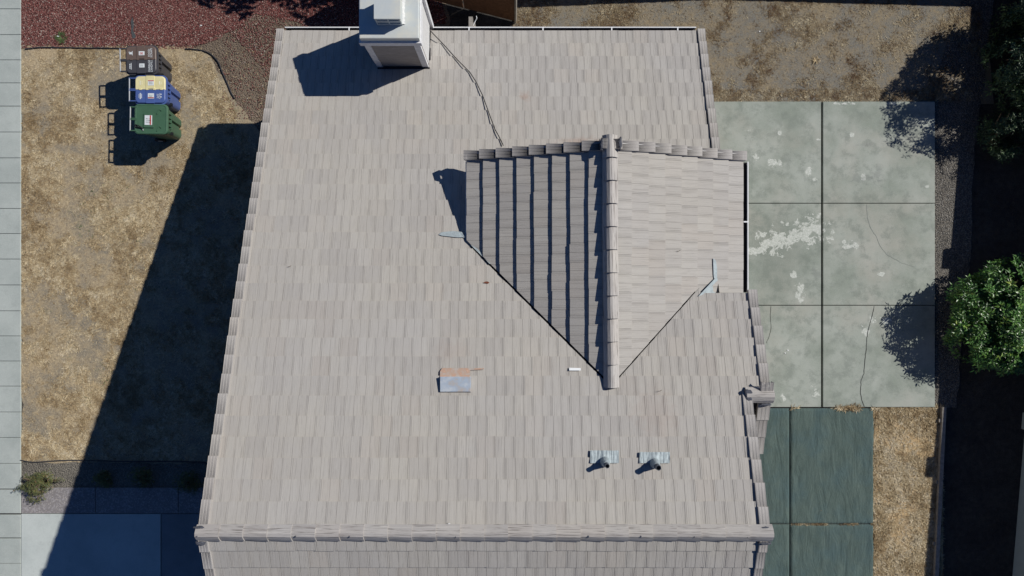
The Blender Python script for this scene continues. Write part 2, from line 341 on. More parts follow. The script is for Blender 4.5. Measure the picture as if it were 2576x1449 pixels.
def slabs(name, rects, z, mat, t=0.06, jit=0.002):
    mb = MB()
    for (x0, y0, x1, y1) in rects:
        a = 0.006; zz = z + random.uniform(-jit, jit)
        b = [Vector((x0, y0, -0.02)), Vector((x1, y0, -0.02)), Vector((x1, y1, -0.02)), Vector((x0, y1, -0.02))]
        m = [Vector((p.x, p.y, zz-a)) for p in b]
        tp = [Vector((x0+a, y0+a, zz)), Vector((x1-a, y0+a, zz)), Vector((x1-a, y1-a, zz)), Vector((x0+a, y1-a, zz))]
        for i in range(4):
            j = (i+1) % 4; mb.face([b[i], b[j], m[j], m[i]]); mb.face([m[i], m[j], tp[j], tp[i]])
        mb.face(tp)
    return mb.build(name, mat)

# ------------------------------------------------------------------ ground, paths, beds
g = flatmesh('ground', [(-150, -150), (150, -150), (150, 150), (-150, 150)], -0.012, M_GROUND); tag(g, kind='structure')
XS = -12.0                                                        # pavement edge
joints = [23.7, 88.4, 151.9, 209.7, 268, 333, 398, 461, 525, 588, 652, 717, 782, 845, 908, 971, 1036, 1100, 1165, 1229, 1292, 1353, 1416]
ys = sorted([(CY-j)/F*H for j in joints], reverse=True)
ys = [ys[0]+0.62*i for i in range(10, 0, -1)] + ys + [ys[-1]-0.62*i for i in range(1, 11)]
rects = []
for a, b in zip(ys[:-1], ys[1:]):
    gp = 0.018 if abs(b-(CY-1292)/F*H) < 0.01 or abs(a-(CY-1292)/F*H) < 0.01 else 0.005
    rects.append((XS-1.5, b+gp, XS, a-gp))
tag(slabs('pavement', rects, 0.035, M_WALK), kind='structure')
tag(flatmesh('road', [(-30, -60), (-13.75, -60), (-13.75, 60), (-30, 60)], 0.0, plain('asphalt', (0.05, 0.05, 0.05), 0.95, 0, 0.2, 3, 0.6, 90)), kind='structure')
kb = MB(); kb.box((-13.73, -20, -0.02), (-13.52, 20, 0.03)); tag(kb.build('kerb', M_WALK), kind='structure')
yD = (CY-1291)/F*H; yA = (CY-1226)/F*H
xa, xb = [(q-CX)/F*H for q in (242, 450)]; xd = (407-CX)/F*H
tag(slabs('path', [(XS+0.02, yD+0.006, xa-0.006, yA), (xa+0.006, yD+0.006, xb-0.006, yA), (xb+0.006, yD+0.006, -5.2, yA)], 0.034, M_AGG), kind='structure')
tag(slabs('driveway', [(XS+0.018, yD-5, xd-0.012, yD-0.008)], 0.036, M_DRIVE), kind='structure')
tag(slabs('porch_slab', [(xd+0.006, yD-5, -3.9, yD-0.008)], 0.030, mat_concrete('porch_concrete', (0.20, 0.21, 0.22), (0.26, 0.27, 0.28), 0.3)), kind='structure')
yL = (CY-1158)/F*H
tag(flatmesh('lawn', XY((53, 112), (300, 118), (480, 118), (530, 140), (560, 190), (585, 245), (625, 300), (700, 380), (700, 1163), (53, 1163)), 0.004, M_LAWN, 0.07), kind='structure')
tag(flatmesh('garden_bed', XY((53, 1150), (720, 1150), (720, 1230), (53, 1230)), 0.000, M_BED), kind='structure')
rr_ = flatmesh('red_gravel', XY((53, -260), (1120, -260), (1120, 60), (900, 90), (700, 45), (640, 30), (600, 70), (540, 90), (500, 112), (300, 112), (53, 115)), 0.008, M_REDROCK, 0.13); tag(rr_, kind='structure')
tag(flatmesh('dirt_patch', XY((440, -40), (1130, -260), (1130, 480), (690, 400), (620, 310), (580, 260), (560, 190), (530, 145), (470, 118), (480, 60)), -0.002, M_DIRT, 0.1), kind='structure')
# loose lava stones bleed over the dirt: one stuff mesh
def stones(name, n, area, size, mat, dens=None, z=0.008):
    v = []; f = []; r = []
    for i in range(n):
        for _ in range(12):
            x = random.uniform(area[0], area[2]); y = random.uniform(area[1], area[3])
            if dens is None or random.random() < dens(x, y): break
        else: continue
        s = random.uniform(*size); a = random.uniform(0, 6.28); k = len(v)
        for j in range(5):
            t = a+j*1.2566; q = s*random.uniform(0.7, 1.15); v.append((x+math.cos(t)*q, y+math.sin(t)*q*0.8, z))
        v.append((x+random.uniform(-.3, .3)*s, y+random.uniform(-.3, .3)*s, z+s*random.uniform(0.6, 1.0)))
        for j in range(5): f.append((k+j, k+(j+1) % 5, k+5)); r.append(random.random())
    me = bpy.data.meshes.new(name); me.from_pydata(v, [], f); at = me.attributes.new('rnd', 'FLOAT', 'FACE'); at.data.foreach_set('value', [r[(i//5)*5] for i in range(len(r))]); me.update()
    return link(name, me, mat)
M_STONE = mat_blade('lava_stones', [(0, (0.055, 0.022, 0.02)), (0.5, (0.19, 0.075, 0.068)), (0.80, (0.26, 0.12, 0.105)), (0.92, (0.30, 0.22, 0.19)), (1, (0.42, 0.38, 0.34))], 0.95)
def dred(x, y):
    px = CX+x*F/H; py = CY-y*F/H
    e = 118 - max(0, px-480)*0.35
    if py > e+5 and px < 560: return 0.0
    if px > 560 and py > 60+(px-560)*1.1: return 0.10
    return 1.0 if px < 560 else max(0.14, 1-(px-560)/200.0)
tag(stones('lava_rocks', 30000, (P(54, 0).x, P(0, 300).y, P(930, 0).x, P(0, -60).y), (0.010, 0.021), M_STONE, dred), 'red lava rock chips covering the bed by the pavement', 'gravel', kind='stuff')
M_PEB = mat_blade('grey_pebbles', [(0, (0.06, 0.055, 0.05)), (0.6, (0.16, 0.145, 0.13)), (0.92, (0.27, 0.25, 0.22)), (1, (0.5, 0.48, 0.45))], 0.95)
# right yard
tag(flatmesh('yard', XY((1290, -160), (2466, -160), (2500, 262), (1290, 262)), 0.0, M_YARD), kind='structure')
tag(flatmesh('gravel_strip', XY((2340, 240), (2470, -160), (2500, 0), (2450, 400), (2440, 700), (2405, 1000), (2405, 1026), (2345, 1026)), 0.004, M_GRIT, 0.05), kind='structure')
tag(flatmesh('straw_strip', XY((2190, 1018), (2373, 1018), (2371, 1600), (2190, 1600)), 0.002, M_STRIP), kind='structure')
px = [(q-CX)/F*H for q in (1640, 2064, 2067.5, 2349)]; py = [(CY-q)/F*H for q in (256, 512, 768, 1024)]
rc = []
for j in range(3):
    rc += [(px[0], py[j+1]+0.008, px[1]-0.006, py[j]-0.008), (px[2]+0.008, py[j+1]+0.008, px[3], py[j]-0.008)]
patio = tag(slabs('patio', rc, 0.045, M_PATIO), kind='structure')
gx = [(q-CX)/F*H for q in (1800, 1986, 2198)]; gy = [(CY-q)/F*H for q in (1026, 1318, 1620)]
rc = []
for j in range(2):
    rc += [(gx[0], gy[j+1]+0.007, gx[1]-0.007, gy[j]-0.007), (gx[1]+0.007, gy[j+1]+0.007, gx[2]-0.01, gy[j]-0.007)]
# green carpet covered slabs: finely divided so the folds are real relief
bm = bmesh.new()
for (x0, y0, x1, y1) in rc:
    nx = int((x1-x0)/0.035); ny = int((y1-y0)/0.035); vs = []
    for j in range(ny+1):
        for i in range(nx+1):
            x = x0+(x1-x0)*i/nx; y = y0+(y1-y0)*j/ny
            q = Vector((x*2.6+y*0.5, y*0.8-x*0.3, 1.0)); w_ = 1-abs(mnoise.noise(q+mnoise.noise_vector(q*0.7)*0.8)*2)
            z = 0.036+0.018*max(0, w_-0.55)*(0.3+max(0, mnoise.noise(Vector((x*0.8, y*0.8, 7)))+0.3))+0.006*mnoise.noise(Vector((x*7, y*3, 0)))
            ex = 0.0
            if i == nx and x1 > 8: ex = 0.05*mnoise.noise(Vector((1, y*1.3, 3)))+0.02*mnoise.noise(Vector((1, y*6, 3)))
            e = min(i, j, nx-i, ny-j)
            vs.append(bm.verts.new((x+ex, y, z if e > 0 else 0.0)))
    for j in range(ny):
        for i in range(nx):
            k = j*(nx+1)+i; bm.faces.new((vs[k], vs[k+1], vs[k+nx+2], vs[k+nx+1]))
me = bpy.data.meshes.new('green_slab'); bm.to_mesh(me); bm.free()
tag(link('green_slab', me, M_GREEN, None, True), kind='structure')
def ribbon(pts, wdt, z, name, mat, parent=None):
    mb = MB(); pts = [Vector((p[0], p[1], z)) for p in pts]; L = []; R = []
    fine = []
    for a, b in zip(pts[:-1], pts[1:]):
        n = max(1, int((b-a).length/0.05))
        for i in range(n): fine.append(a.lerp(b, i/n)+Vector((random.uniform(-.006, .006), random.uniform(-.006, .006), 0)))
    fine.append(pts[-1])
    for i, p in enumerate(fine):
        d = (fine[min(i+1, len(fine)-1)]-fine[max(0, i-1)]).normalized(); q = Vector((-d.y, d.x, 0))*wdt*random.uniform(0.3, 0.6); L.append(p+q); R.append(p-q)
    for i in range(len(fine)-1): mb.face([R[i], R[i+1], L[i+1], L[i]])
    return mb.build(name, mat, parent)
M_CRACK = plain('crack_dirt', (0.05, 0.05, 0.045), 0.95)
M_STAIN = plain('faint_repair_line', (0.285, 0.31, 0.285), 0.95)
ribbon(XY((2197, 770), (2190, 800), (2183, 822), (2178, 850), (2176, 880), (2173, 910), (2171, 938), (2164, 955), (2162, 985), (2165, 1005), (2172, 1023)), 0.012, 0.0495, 'crack', M_CRACK, patio)
ribbon(XY((1937, 770), (1936, 800), (1938, 825), (1933, 845), (1926, 862)), 0.008, 0.0495, 'crack', M_CRACK, patio)
ribbon(XY((2178, 515), (2180, 550), (2188, 575), (2200, 592), (2212, 620), (2228, 640), (2262, 660), (2300, 672)), 0.012, 0.0495, 'crack', M_STAIN, patio)

# ------------------------------------------------------------------ blades of grass (stuff)
def blades(name, n, area, mat, ln=(0.03, 0.08), wd=(0.003, 0.006), dens=None, up=(0.05, 0.5), z=0.005, rb=1.0):
    x0, y0, x1, y1 = area; X = []; Y = []
    m = int(n*3); xs = RNG.uniform(x0, x1, m); ys_ = RNG.uniform(y0, y1, m); u = RNG.random(m)
    if dens is not None:
        keep = np.array([u[i] < dens(xs[i], ys_[i]) for i in range(m)])
        xs = xs[keep]; ys_ = ys_[keep]
    xs = xs[:n]; ys_ = ys_[:n]; n = len(xs)
    a = RNG.uniform(0, 6.283, n); L = RNG.uniform(ln[0], ln[1], n); W = RNG.uniform(wd[0], wd[1], n); e = RNG.uniform(up[0], up[1], n)
    V = np.zeros((n, 4, 3)); dx = np.cos(a); dy = np.sin(a)
    V[:, 0] = np.stack([xs-dy*W, ys_+dx*W, np.full(n, z)], 1); V[:, 1] = np.stack([xs+dy*W, ys_-dx*W, np.full(n, z)], 1)
    b = a+RNG.uniform(-.6, .6, n)
    mx = xs+dx*L*.55; my = ys_+dy*L*.55; mzz = z+L*e*.8
    V[:, 2] = np.stack([mx+dy*W*.8, my-dx*W*.8, mzz], 1); V[:, 3] = np.stack([mx+np.cos(b)*L*.5, my+np.sin(b)*L*.5, z+L*e], 1)
    idx = np.arange(n)*4
    F1 = np.stack([idx, idx+1, idx+2], 1); F2 = np.stack([idx, idx+2, idx+3], 1); Fc = np.stack([F1, F2], 1).reshape(-1, 3)
    me = bpy.data.meshes.new(name); me.vertices.add(n*4); me.vertices.foreach_set('co', V.reshape(-1).astype(np.float32))
    me.loops.add(n*6); me.loops.foreach_set('vertex_index', Fc.reshape(-1).astype(np.int32))
    me.polygons.add(n*2); me.polygons.foreach_set('loop_start', (np.arange(n*2)*3).astype(np.int32))
    me.update(calc_edges=True)
    at = me.attributes.new('rnd', 'FLOAT', 'FACE'); rv = np.array([0.52+0.42*mnoise.noise(Vector((x*0.9, y*0.9, 21)))+0.5*mnoise.noise(Vector((x*3.3, y*3.3, 27)))+0.75*mnoise.noise(Vector((x*11, y*11, 33))) for x, y in zip(xs, ys_)]); rv = np.clip(rv*rb+0.04+RNG.normal(0, 0.15, n), 0, 1); at.data.foreach_set('value', np.repeat(rv, 2).astype(np.float32))
    return link(name, me, mat)
def nz(x, y, s, o): return mnoise.noise(Vector((x*s, y*s, o)))
def d_lawn(x, y):
    px_ = CX+x*F/H; py_ = CY-y*F/H
    if py_ < 118 or py_ > 1157 or px_ < 54: return 0
    if px_ > 500 and (px_-500)*1.9 > (py_-105): return 0.02
    return max(0.04, min(1, 0.45+1.6*nz(x, y, 0.9, 1)+1.5*nz(x, y, 3.1, 4)))
lo = P(52, 1160); hi = P(720, 112)
tag(blades('dry_grass', 190000, (lo.x, lo.y, hi.x, hi.y), M_STRAW, (0.035, 0.09), (0.0014, 0.003), d_lawn, (0.02, 0.22), rb=0.92), 'dry straw coloured lawn grass beside the pavement', 'grass', kind='stuff')
def d_green(x, y):
    v = 0
    px_ = CX+x*F/H; py_ = CY-y*F/H
    for a, b, r in ((225, 545, 40), (345, 690, 32), (300, 470, 25), (380, 300, 25), (265, 950, 25), (250, 500, 30), (350, 590, 28), (230, 1010, 18), (290, 560, 30), (400, 720, 20)):
        v = max(v, 1-math.hypot(px_-a, py_-b)/r/1.6)
    return max(0, v)*max(0, min(1, 0.4+1.6*nz(x, y, 4, 9)))
tag(blades('green_grass', 6500, (lo.x, lo.y, hi.x, hi.y), M_GREENB, (0.03, 0.07), (0.003, 0.006), d_green), 'sparse green blades among the straw coloured lawn', 'grass', kind='stuff')
def d_yard(x, y):
    px_ = CX+x*F/H; py_ = CY-y*F/H
    if py_ > 254: return 0
    e = 0.9 if py_ > 225 else 0
    return max(0.05, min(1, e+0.25-(px_-1900)/2500+1.5*nz(x, y, 1.0, 2)+0.9*nz(x, y, 3.5, 6)))
lo = P(1290, 254); hi = P(2470, -60)
tag(blades('tawny_grass', 80000, (lo.x, lo.y, hi.x, hi.y), M_STRAW2, (0.03, 0.08), (0.0013, 0.003), d_yard, (0.02, 0.25), rb=0.95), 'withered tawny grass in the yard above the patio', 'grass', kind='stuff')
def d_strip(x, y):
    px_ = CX+x*F/H; py_ = CY-y*F/H
    return max(0.12, min(1, 0.6+1.2*nz(x, y, 1.2, 3)+0.8*nz(x, y, 4, 6)+0.006*max(0, 40-(px_-2196))))
lo = P(2193, 1600); hi = P(2369, 1021)
tag(blades('straw_grass', 75000, (lo.x, lo.y, hi.x, hi.y), M_STRAW, (0.035, 0.10), (0.0015, 0.0035), d_strip, (0.03, 0.35), rb=1.15), 'thick bleached straw beside the green slab', 'grass', kind='stuff')

def tuft(name, x, y, n, mat, ln, label, cat, group=None, r=0.05, up=(0.3, 1.2), z=0.005):
    mb = MB()
    for i in range(n):
        a = random.uniform(0, 6.28); q = random.uniform(0, r); L = random.uniform(*ln); e = random.uniform(*up); w_ = 0.005
        p = Vector((x+math.cos(a)*q, y+math.sin(a)*q, z)); d = Vector((math.cos(a+random.uniform(-.4, .4)), math.sin(a), e*0.6)).normalized(); s_ = Vector((-d.y, d.x, 0)).normalized()*w_
        m = p+d*L*0.6; t_ = m+Vector((d.x, d.y, -0.1))*L*0.4; rv = random.random()
        mb.face([p-s_, p+s_, m+s_*.8, m-s_*.8], rv); mb.face([m-s_*.8, m+s_*.8, t_], rv)
    o = mb.build(name, mat); tag(o, label, cat, group); return o
p = P(156, 95); tuft('weed', p.x, p.y, 160, M_GREENB, (0.05, 0.14), 'small green weed alone in the red gravel', 'weed', r=0.09)
p = P(1885, 150); tuft('dry_tuft', P(2052, 152).x, P(2052, 152).y, 60, M_STRAW, (0.06, 0.16), 'pale spiky tuft of dead grass in the upper yard', 'grass tuft', r=0.03)
def d_edge(x, y):
    return max(0, 0.2+2.2*nz(x, y*0.2, 2.6, 14))
a0 = P(1950, 1030); a1 = P(2197, 1020)
tag(blades('fringe_grass', 700, (a0.x, a0.y, a1.x, a1.y), M_STRAW, (0.04, 0.12), (0.0015, 0.003), d_edge, (0.05, 0.3), z=0.045, rb=1.6), 'dead grass growing in the joint between patio and green slab', 'grass', kind='stuff')
a0 = P(1990, 1321); a1 = P(2197, 1315)
tag(blades('joint_moss', 900, (a0.x, a0.y, a1.x, a1.y), M_STRAW2, (0.02, 0.05), (0.002, 0.004), d_edge, (0.2, 0.5), z=0.02), 'brown debris filling the joint across the green slab', 'debris', kind='stuff')

# ------------------------------------------------------------------ house
house = tag(empty('house', (0, 0, 0)), 'single storey house with grey brown concrete tile roof and cross gable', 'house')
bpy.context.view_layer.update()
def adopt(o, par):                                             # parent and keep world placement
    o.parent = par; o.matrix_parent_inverse = Matrix.Translation(-Vector(world_loc(par))); return o
def world_loc(o):
    l = Vector(o.location)
    while o.parent: o = o.parent; l += Vector(o.location)
    return l
E = 0.330; W = 0.3045
def tile_field(mb, O, A, U, n_course, lim, e=E, step=0.03, phase=0.0, first=0, mirror=False, wobble=0.004):
    A = Vector(A).normalized(); U = Vector(U).normalized(); N = A.cross(U)
    if N.z < 0: N = -N
    O = Vector(O)
    prof = [(0.0, 0)]
    for u, hw, dp in ((0.09, .005, .002), (0.45, .008, .0036), (0.80, .005, .002), (0.865, .006, .002), (0.925, .010, .005)): prof += [(u-hw-.004, 0), (u-hw, -dp), (u+hw, -dp), (u+hw+.004, 0)]
    prof += [(1.0, 0)]
    if mirror: prof = [(1-u, h) for u, h in reversed(prof)]
    for k in range(first, n_course):
        L = lim(k)
        if L is None: continue
        for (a0, a1) in L:
            off = ((k*0.52 + 0.13*((k*7) % 5)/5) % 1.0)*W + phase
            i0 = math.floor((a0-off)/W)-1
            for i in range(i0, i0+80):
                ta = off+i*W; tb = ta+W-0.0032
                if tb <= a0+0.02 or ta >= a1-0.02: continue
                rv = random.random(); dh = random.uniform(-.0022, .0022); tl = random.uniform(-.0016, .0016); ds = random.uniform(-wobble, wobble); sk = random.uniform(-.003, .003)
                pf = [(ta+(tb-ta)*u, h) for u, h in prof]
                pf = [q for q in pf if a0 < q[0] < a1]
                if ta < a0: pf = [(a0, 0)]+pf
                if tb > a1: pf = pf+[(a1, 0)]
                if len(pf) < 2: continue
                s0 = k*e+ds; s1 = k*e+e*1.10
                lowh = step/2+dh; uph = -step/2-step*0.1+dh*0.3
                uo = random.uniform(0, 50)
                def pt(a, s, h): return O+A*a+U*s+N*h
                for (p0, h0), (p1, h1) in zip(pf[:-1], pf[1:]):
                    t0 = (p0-ta)/W*tl; t1 = (p1-ta)/W*tl; c0 = (p0-ta)/W*sk; c1 = (p1-ta)/W*sk
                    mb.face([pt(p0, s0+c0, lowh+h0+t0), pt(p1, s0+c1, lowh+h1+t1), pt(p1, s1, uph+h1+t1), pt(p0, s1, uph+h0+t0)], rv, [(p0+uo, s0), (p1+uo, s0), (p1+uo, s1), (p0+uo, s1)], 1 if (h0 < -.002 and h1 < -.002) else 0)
                    mb.face([pt(p0, s0+c0+.004, lowh-step-.008), pt(p1, s0+c1+.004, lowh-step-.008), pt(p1, s0+c1, lowh+h1+t1), pt(p0, s0+c0, lowh+h0+t0)], rv, [(p0+uo, s0), (p1+uo, s0), (p1+uo, s0), (p0+uo, s0)])
                pa, pb = pf[0][0], pf[-1][0]
                for q, sgn in ((pa, 0), (pb, 1)):
                    t0 = (q-ta)/W*tl
                    fc = [pt(q, s0, lowh+t0), pt(q, s1, uph+t0), pt(q, s1, uph-.02), pt(q, s0, lowh-step-.008)]
                    if sgn: fc.reverse()
                    mb.face(fc, rv, [(q+uo, s0)]*4)
def rake_tiles(mb, O, A, U, n, a_in, a_out, e=E, first=0, h0=0.042, taper=0.010, skirt=0.14, mirror=False, drift=0.0):
    """barge tiles along a rake; a_in is the side on the roof, a_out the outer side"""
    A = Vector(A).normalized(); U = Vector(U).normalized(); N = A.cross(U)
    if N.z < 0: N = -N
    O = Vector(O); sg = 1 if a_out > a_in else -1
    K = 13
    for k in range(first, n):
        rv = random.random(); s0 = k*e+random.uniform(-.004, .004); s1 = k*e+e*1.1; hl = h0+random.uniform(-.003, .004); hu = h0-0.02
        ja = random.uniform(-.005, .005); uo = random.uniform(0, 40)
        def pt(f, s, h, tp): return O+A*(a_in+ja+drift*k+(a_out-a_in)*f - sg*tp)+U*s+N*h
        for i in range(K):
            f0, f1 = i/K, (i+1)/K; r0 = 0.0009*((i*7) % 4-1.5); r1 = 0.0009*(((i+1)*7) % 4-1.5)
            q = [pt(f0, s0, hl+r0, taper*0), pt(f1, s0, hl+r1, 0), pt(f1, s1, hu+r1, taper), pt(f0, s1, hu+r0, taper*.5)]
            uvq = [(f0*.16+uo, s0), (f1*.16+uo, s0), (f1*.16+uo, s1), (f0*.16+uo, s1)]
            if sg < 0: q.reverse(); uvq.reverse()
            mb.face(q, rv, uvq)
        B = [pt(0, s0, hl, 0), pt(1, s0, hl, 0), pt(1, s0, -0.04, 0), pt(0, s0, -0.03, 0)]
        mb.face(B, rv, [(uo, s0)]*4)
        mb.face([pt(0, s0, hl, 0), pt(0, s1, hu, taper*.5), pt(0, s1, -0.03, taper*.5), pt(0, s0, -0.03, 0)], rv, [(uo, s0)]*4)
        a, b = pt(1, s0, hl, 0), pt(1, s1, hu, taper)
        mb.face([a, b, b-Vector((0, 0, skirt)), a-Vector((0, 0, skirt))], rv, [(uo, s0), (uo, s1), (uo+.1, s1), (uo+.1, s0)])
def ridge_caps(mb, P0, P1, prof, pitch, raise_=0.016, start_raise=False):
    """P0->P1; each cap's far end (P1 side) rides on top of the next when start_raise False"""
    P0 = Vector(P0); P1 = Vector(P1); D = (P1-P0); L = D.length; D.normalize(); Sd = D.cross(Vector((0, 0, 1))).normalized(); Z = Vector((0, 0, 1))
    n = round(L/pitch); pitch = L/n
    for k in range(n):
        rv = random.random(); uo = random.uniform(0, 40); s0 = k*pitch-(0.05 if start_raise else 0.0); s1 = (k+1)*pitch+(0.0 if start_raise else 0.05)
        if start_raise: s0 = k*pitch; s1 = (k+1)*pitch+0.05
        s1 = min(s1, L); h0 = raise_ if start_raise else -0.004; h1 = -0.004 if start_raise else raise_
        if not start_raise: s0 = k*pitch; s1 = (k+1)*pitch; s0 = max(0, s0-0.05)
        j = random.uniform(-.004, .004); j2 = random.uniform(-.006, .006); g0 = 1+(0.04 if h0 > h1 else 0); g1 = 1+(0.04 if h1 > h0 else 0)
        for (o0, z0), (o1, z1) in zip(prof[:-1], prof[1:]):
            q = [P0+D*s0+Sd*(o0*g0+j)+Z*(z0+h0), P0+D*s0+Sd*(o1*g0+j)+Z*(z1+h0), P0+D*s1+Sd*(o1*g1+j2)+Z*(z1+h1), P0+D*s1+Sd*(o0*g1+j2)+Z*(z0+h1)]
            mb.face(q, rv, [(o0+uo, s0), (o1+uo, s0), (o1+uo, s1), (o0+uo, s1)])
            for s, h, gg, jj in ((s0, h0, g0, j), (s1, h1, g1, j2)):
                mb.face([P0+D*s+Sd*(o0*gg+jj)+Z*(z0+h), P0+D*s+Sd*(o1*gg+jj)+Z*(z1+h), P0+D*s+Sd*(o1*gg+jj)*0.96+Z*(z1+h-0.022), P0+D*s+Sd*(o0*gg+jj)*0.96+Z*(z0+h-0.022)], rv, [(o0+uo, s0)]*4)

YE, YR = 5.27, -3.70
U_A = Vector((0, -1, SL)).normalized(); U_B = Vector((0, 1, SL)).normalized()
XL, XRR = -4.66, 3.775                                         # field limits inside the rakes
EH = E*U_A.y*-1                                                # horizontal course step
NA = int((YE-YR)/EH)+1; NAR = int((YE-YR)/EH)
def limA(k):
    y = YE-k*EH
    if k == 17: return [(XL, 4.08)]
    if -0.09 < y-EH*0.4 < 1.0: return [(XL, 3.26)]
    if -1.72 < y-EH*0.4 <= -0.09: return [(XL, 4.08)]
    return [(XL, XRR)]
# main slope and back slope
roof = empty('roof', (0, 0, 0)); roof.parent = house; roof.matrix_parent_inverse = Matrix.Translation((0.4, 0, 0))
# a part must carry the mesh itself, so the tile field of the main slope IS the roof object
bpy.data.objects.remove(roof)
mb = MB(); tile_field(mb, (0, YE, mz(YE)), (1, 0, 0), U_A, NA, limA, step=0.026, phase=0.05)
me = mb.mesh('roof'); bm = bmesh.new(); bm.from_mesh(me)
# left and right valley lines in plan: |X-XR| = (ZR-mz(Y))/SC
def vplane(bm, sx, shift):
    y_apex = (4.878-ZR)/SL
    a = Vector((XR, y_apex, 0)); b = Vector((XR+sx*2.3, y_apex+2.3*SC/SL, 0)); d = (b-a).normalized(); n = Vector((-d.y, d.x, 0))*(1 if sx > 0 else -1)
    bmesh.ops.bisect_plane(bm, geom=bm.verts[:]+bm.edges[:]+bm.faces[:], plane_co=a+n*shift, plane_no=n, dist=1e-5)
    return a+n*shift, n                                       # n points north, into the cross gable
sh = 0.012
for sx in (-1, 1): vplane(bm, sx, sh)
def under(c):
    return (cz(c.x)-0.0) > mz(c.y)+0.006+sh*0.3 and -0.7 < c.x < 3.9 and c.y < 2.1
kill = [f for f in bm.faces if under(f.calc_center_median())]
bmesh.ops.delete(bm, geom=kill, context='FACES')
bmesh.ops.bisect_plane(bm, geom=bm.verts[:]+bm.edges[:]+bm.faces[:], plane_co=(0, -0.085, 0), plane_no=(0, 1, 0), dist=1e-5)
bmesh.ops.bisect_plane(bm, geom=bm.verts[:]+bm.edges[:]+bm.faces[:], plane_co=(3.255, 0, 0), plane_no=(1, 0, 0), dist=1e-5)
kill = [f for f in bm.faces if f.calc_center_median().x > 3.255 and -0.085 < f.calc_center_median().y < 1.0]
bmesh.ops.delete(bm, geom=kill, context='FACES')
# opening for the chimney
bmesh.ops.bisect_plane(bm, geom=bm.verts[:]+bm.edges[:]+bm.faces[:], plane_co=(0, YR-0.02, 0), plane_no=(0, -1, 0), clear_outer=True)
for co, no in (((0, 4.41, 0), (0, 1, 0)), ((-2.69, 0, 0), (1, 0, 0)), ((-1.66, 0, 0), (1, 0, 0))):
    bmesh.ops.bisect_plane(bm, geom=bm.verts[:]+bm.edges[:]+bm.faces[:], plane_co=co, plane_no=no, dist=1e-5)
kill = [f for f in bm.faces if -2.69 < f.calc_center_median().x < -1.66 and f.calc_center_median().y > 4.41]
bmesh.ops.delete(bm, geom=kill, context='FACES'); bm.to_mesh(me); bm.free()
roof = link('roof', me, M_TILE); adopt(roof, house)
def sub(mb, name, mat, par=roof, smooth=False, label=None):
    o = mb.build(name, mat, None, smooth); adopt(o, par)
    if label: o['label'] = label
    return o
mb = MB(); NB = 16
tile_field(mb, (0, YR-NB*EH, mz(YR)-NB*EH*SL), (1, 0, 0), U_B, NB, lambda k: [(XL+.04, XRR-.02)], step=0.03, phase=0.11, mirror=True)
sub(mb, 'back_slope', M_TILE)
# decking slabs below tiles (solid roof, eaves)
mb = MB()
def deck(pts, t=0.05, drop=0.045):
    mb.poly([Vector(p)-Vector((0, 0, drop)) for p in pts], t)
x0, x1 = -4.78, 3.88
deck([(x0, YE+0.0, mz(YE)), (3.24, YE, mz(YE)), (3.24, YR, mz(YR)), (x0, YR, mz(YR))])
deck([(3.24, YE, mz(YE)), (x1, YE, mz(YE)), (x1, 0.96, mz(0.96)), (3.24, 0.96, mz(0.96))])
deck([(3.24, -0.1, mz(-0.1)), (x1, -0.1, mz(-0.1)), (x1, YR, mz(YR)), (3.24, YR, mz(YR))])
yb = YR-NB*EH; deck([(x0, YR, mz(YR)), (x1, YR, mz(YR)), (x1, yb, mz(YR)-NB*EH*SL), (x0, yb, mz(YR)-NB*EH*SL)])
deck([(x1, -0.09, mz(-0.09)), (4.2, -0.09, mz(-0.09)), (4.2, -1.72, mz(-1.72)), (x1, -1.72, mz(-1.72))])
deck([(x1, -1.72, mz(-1.72)), (4.2, -1.72, mz(-1.72)), (4.2, -2.9, mz(-1.72)-1.18*SL), (x1, -2.9, mz(-1.72)-1.18*SL)])
YN = 2.43; XEL, XER = -0.80, 4.14
deck([(XR, YN, ZR), (XER, YN, cz(XER)), (XER, -0.1, cz(XER)), (3.3, -0.1, cz(3.3)), (XR, -1.5, ZR)], 0.05, 0.05)
deck([(XR, YN, ZR), (XEL, YN, cz(XEL)), (XEL, 0.80, cz(XEL)), (XR, -1.6, ZR)], 0.05, 0.05)
sub(mb, 'roof_deck', M_DARK)
def barge(p, q, y0, y1, dep=0.2):
    mb = MB(); a, b = Vector(p), Vector(q)
    if b.x < a.x: a, b = b, a
    ring = lambda y: [Vector((a.x, y, a.z-dep)), Vector((b.x, y, b.z-dep)), Vector((b.x, y, b.z)), Vector((a.x, y, a.z))]
    r0, r1 = ring(y0), ring(y1); mb.face(r0); mb.face(list(reversed(r1)))
    for i in range(4): j = (i+1) % 4; mb.face([r0[j], r0[i], r1[i], r1[j]])
    sub(mb, 'barge_board', M_TRIM)
barge((XEL-.02, 0, cz(XEL-.02)-.035), (XR-.002, 0, ZR-.035), 2.385, 2.43)
barge((XR+.002, 0, ZR-.035), (XER, 0, cz(XER)-.035), 2.385, 2.43)
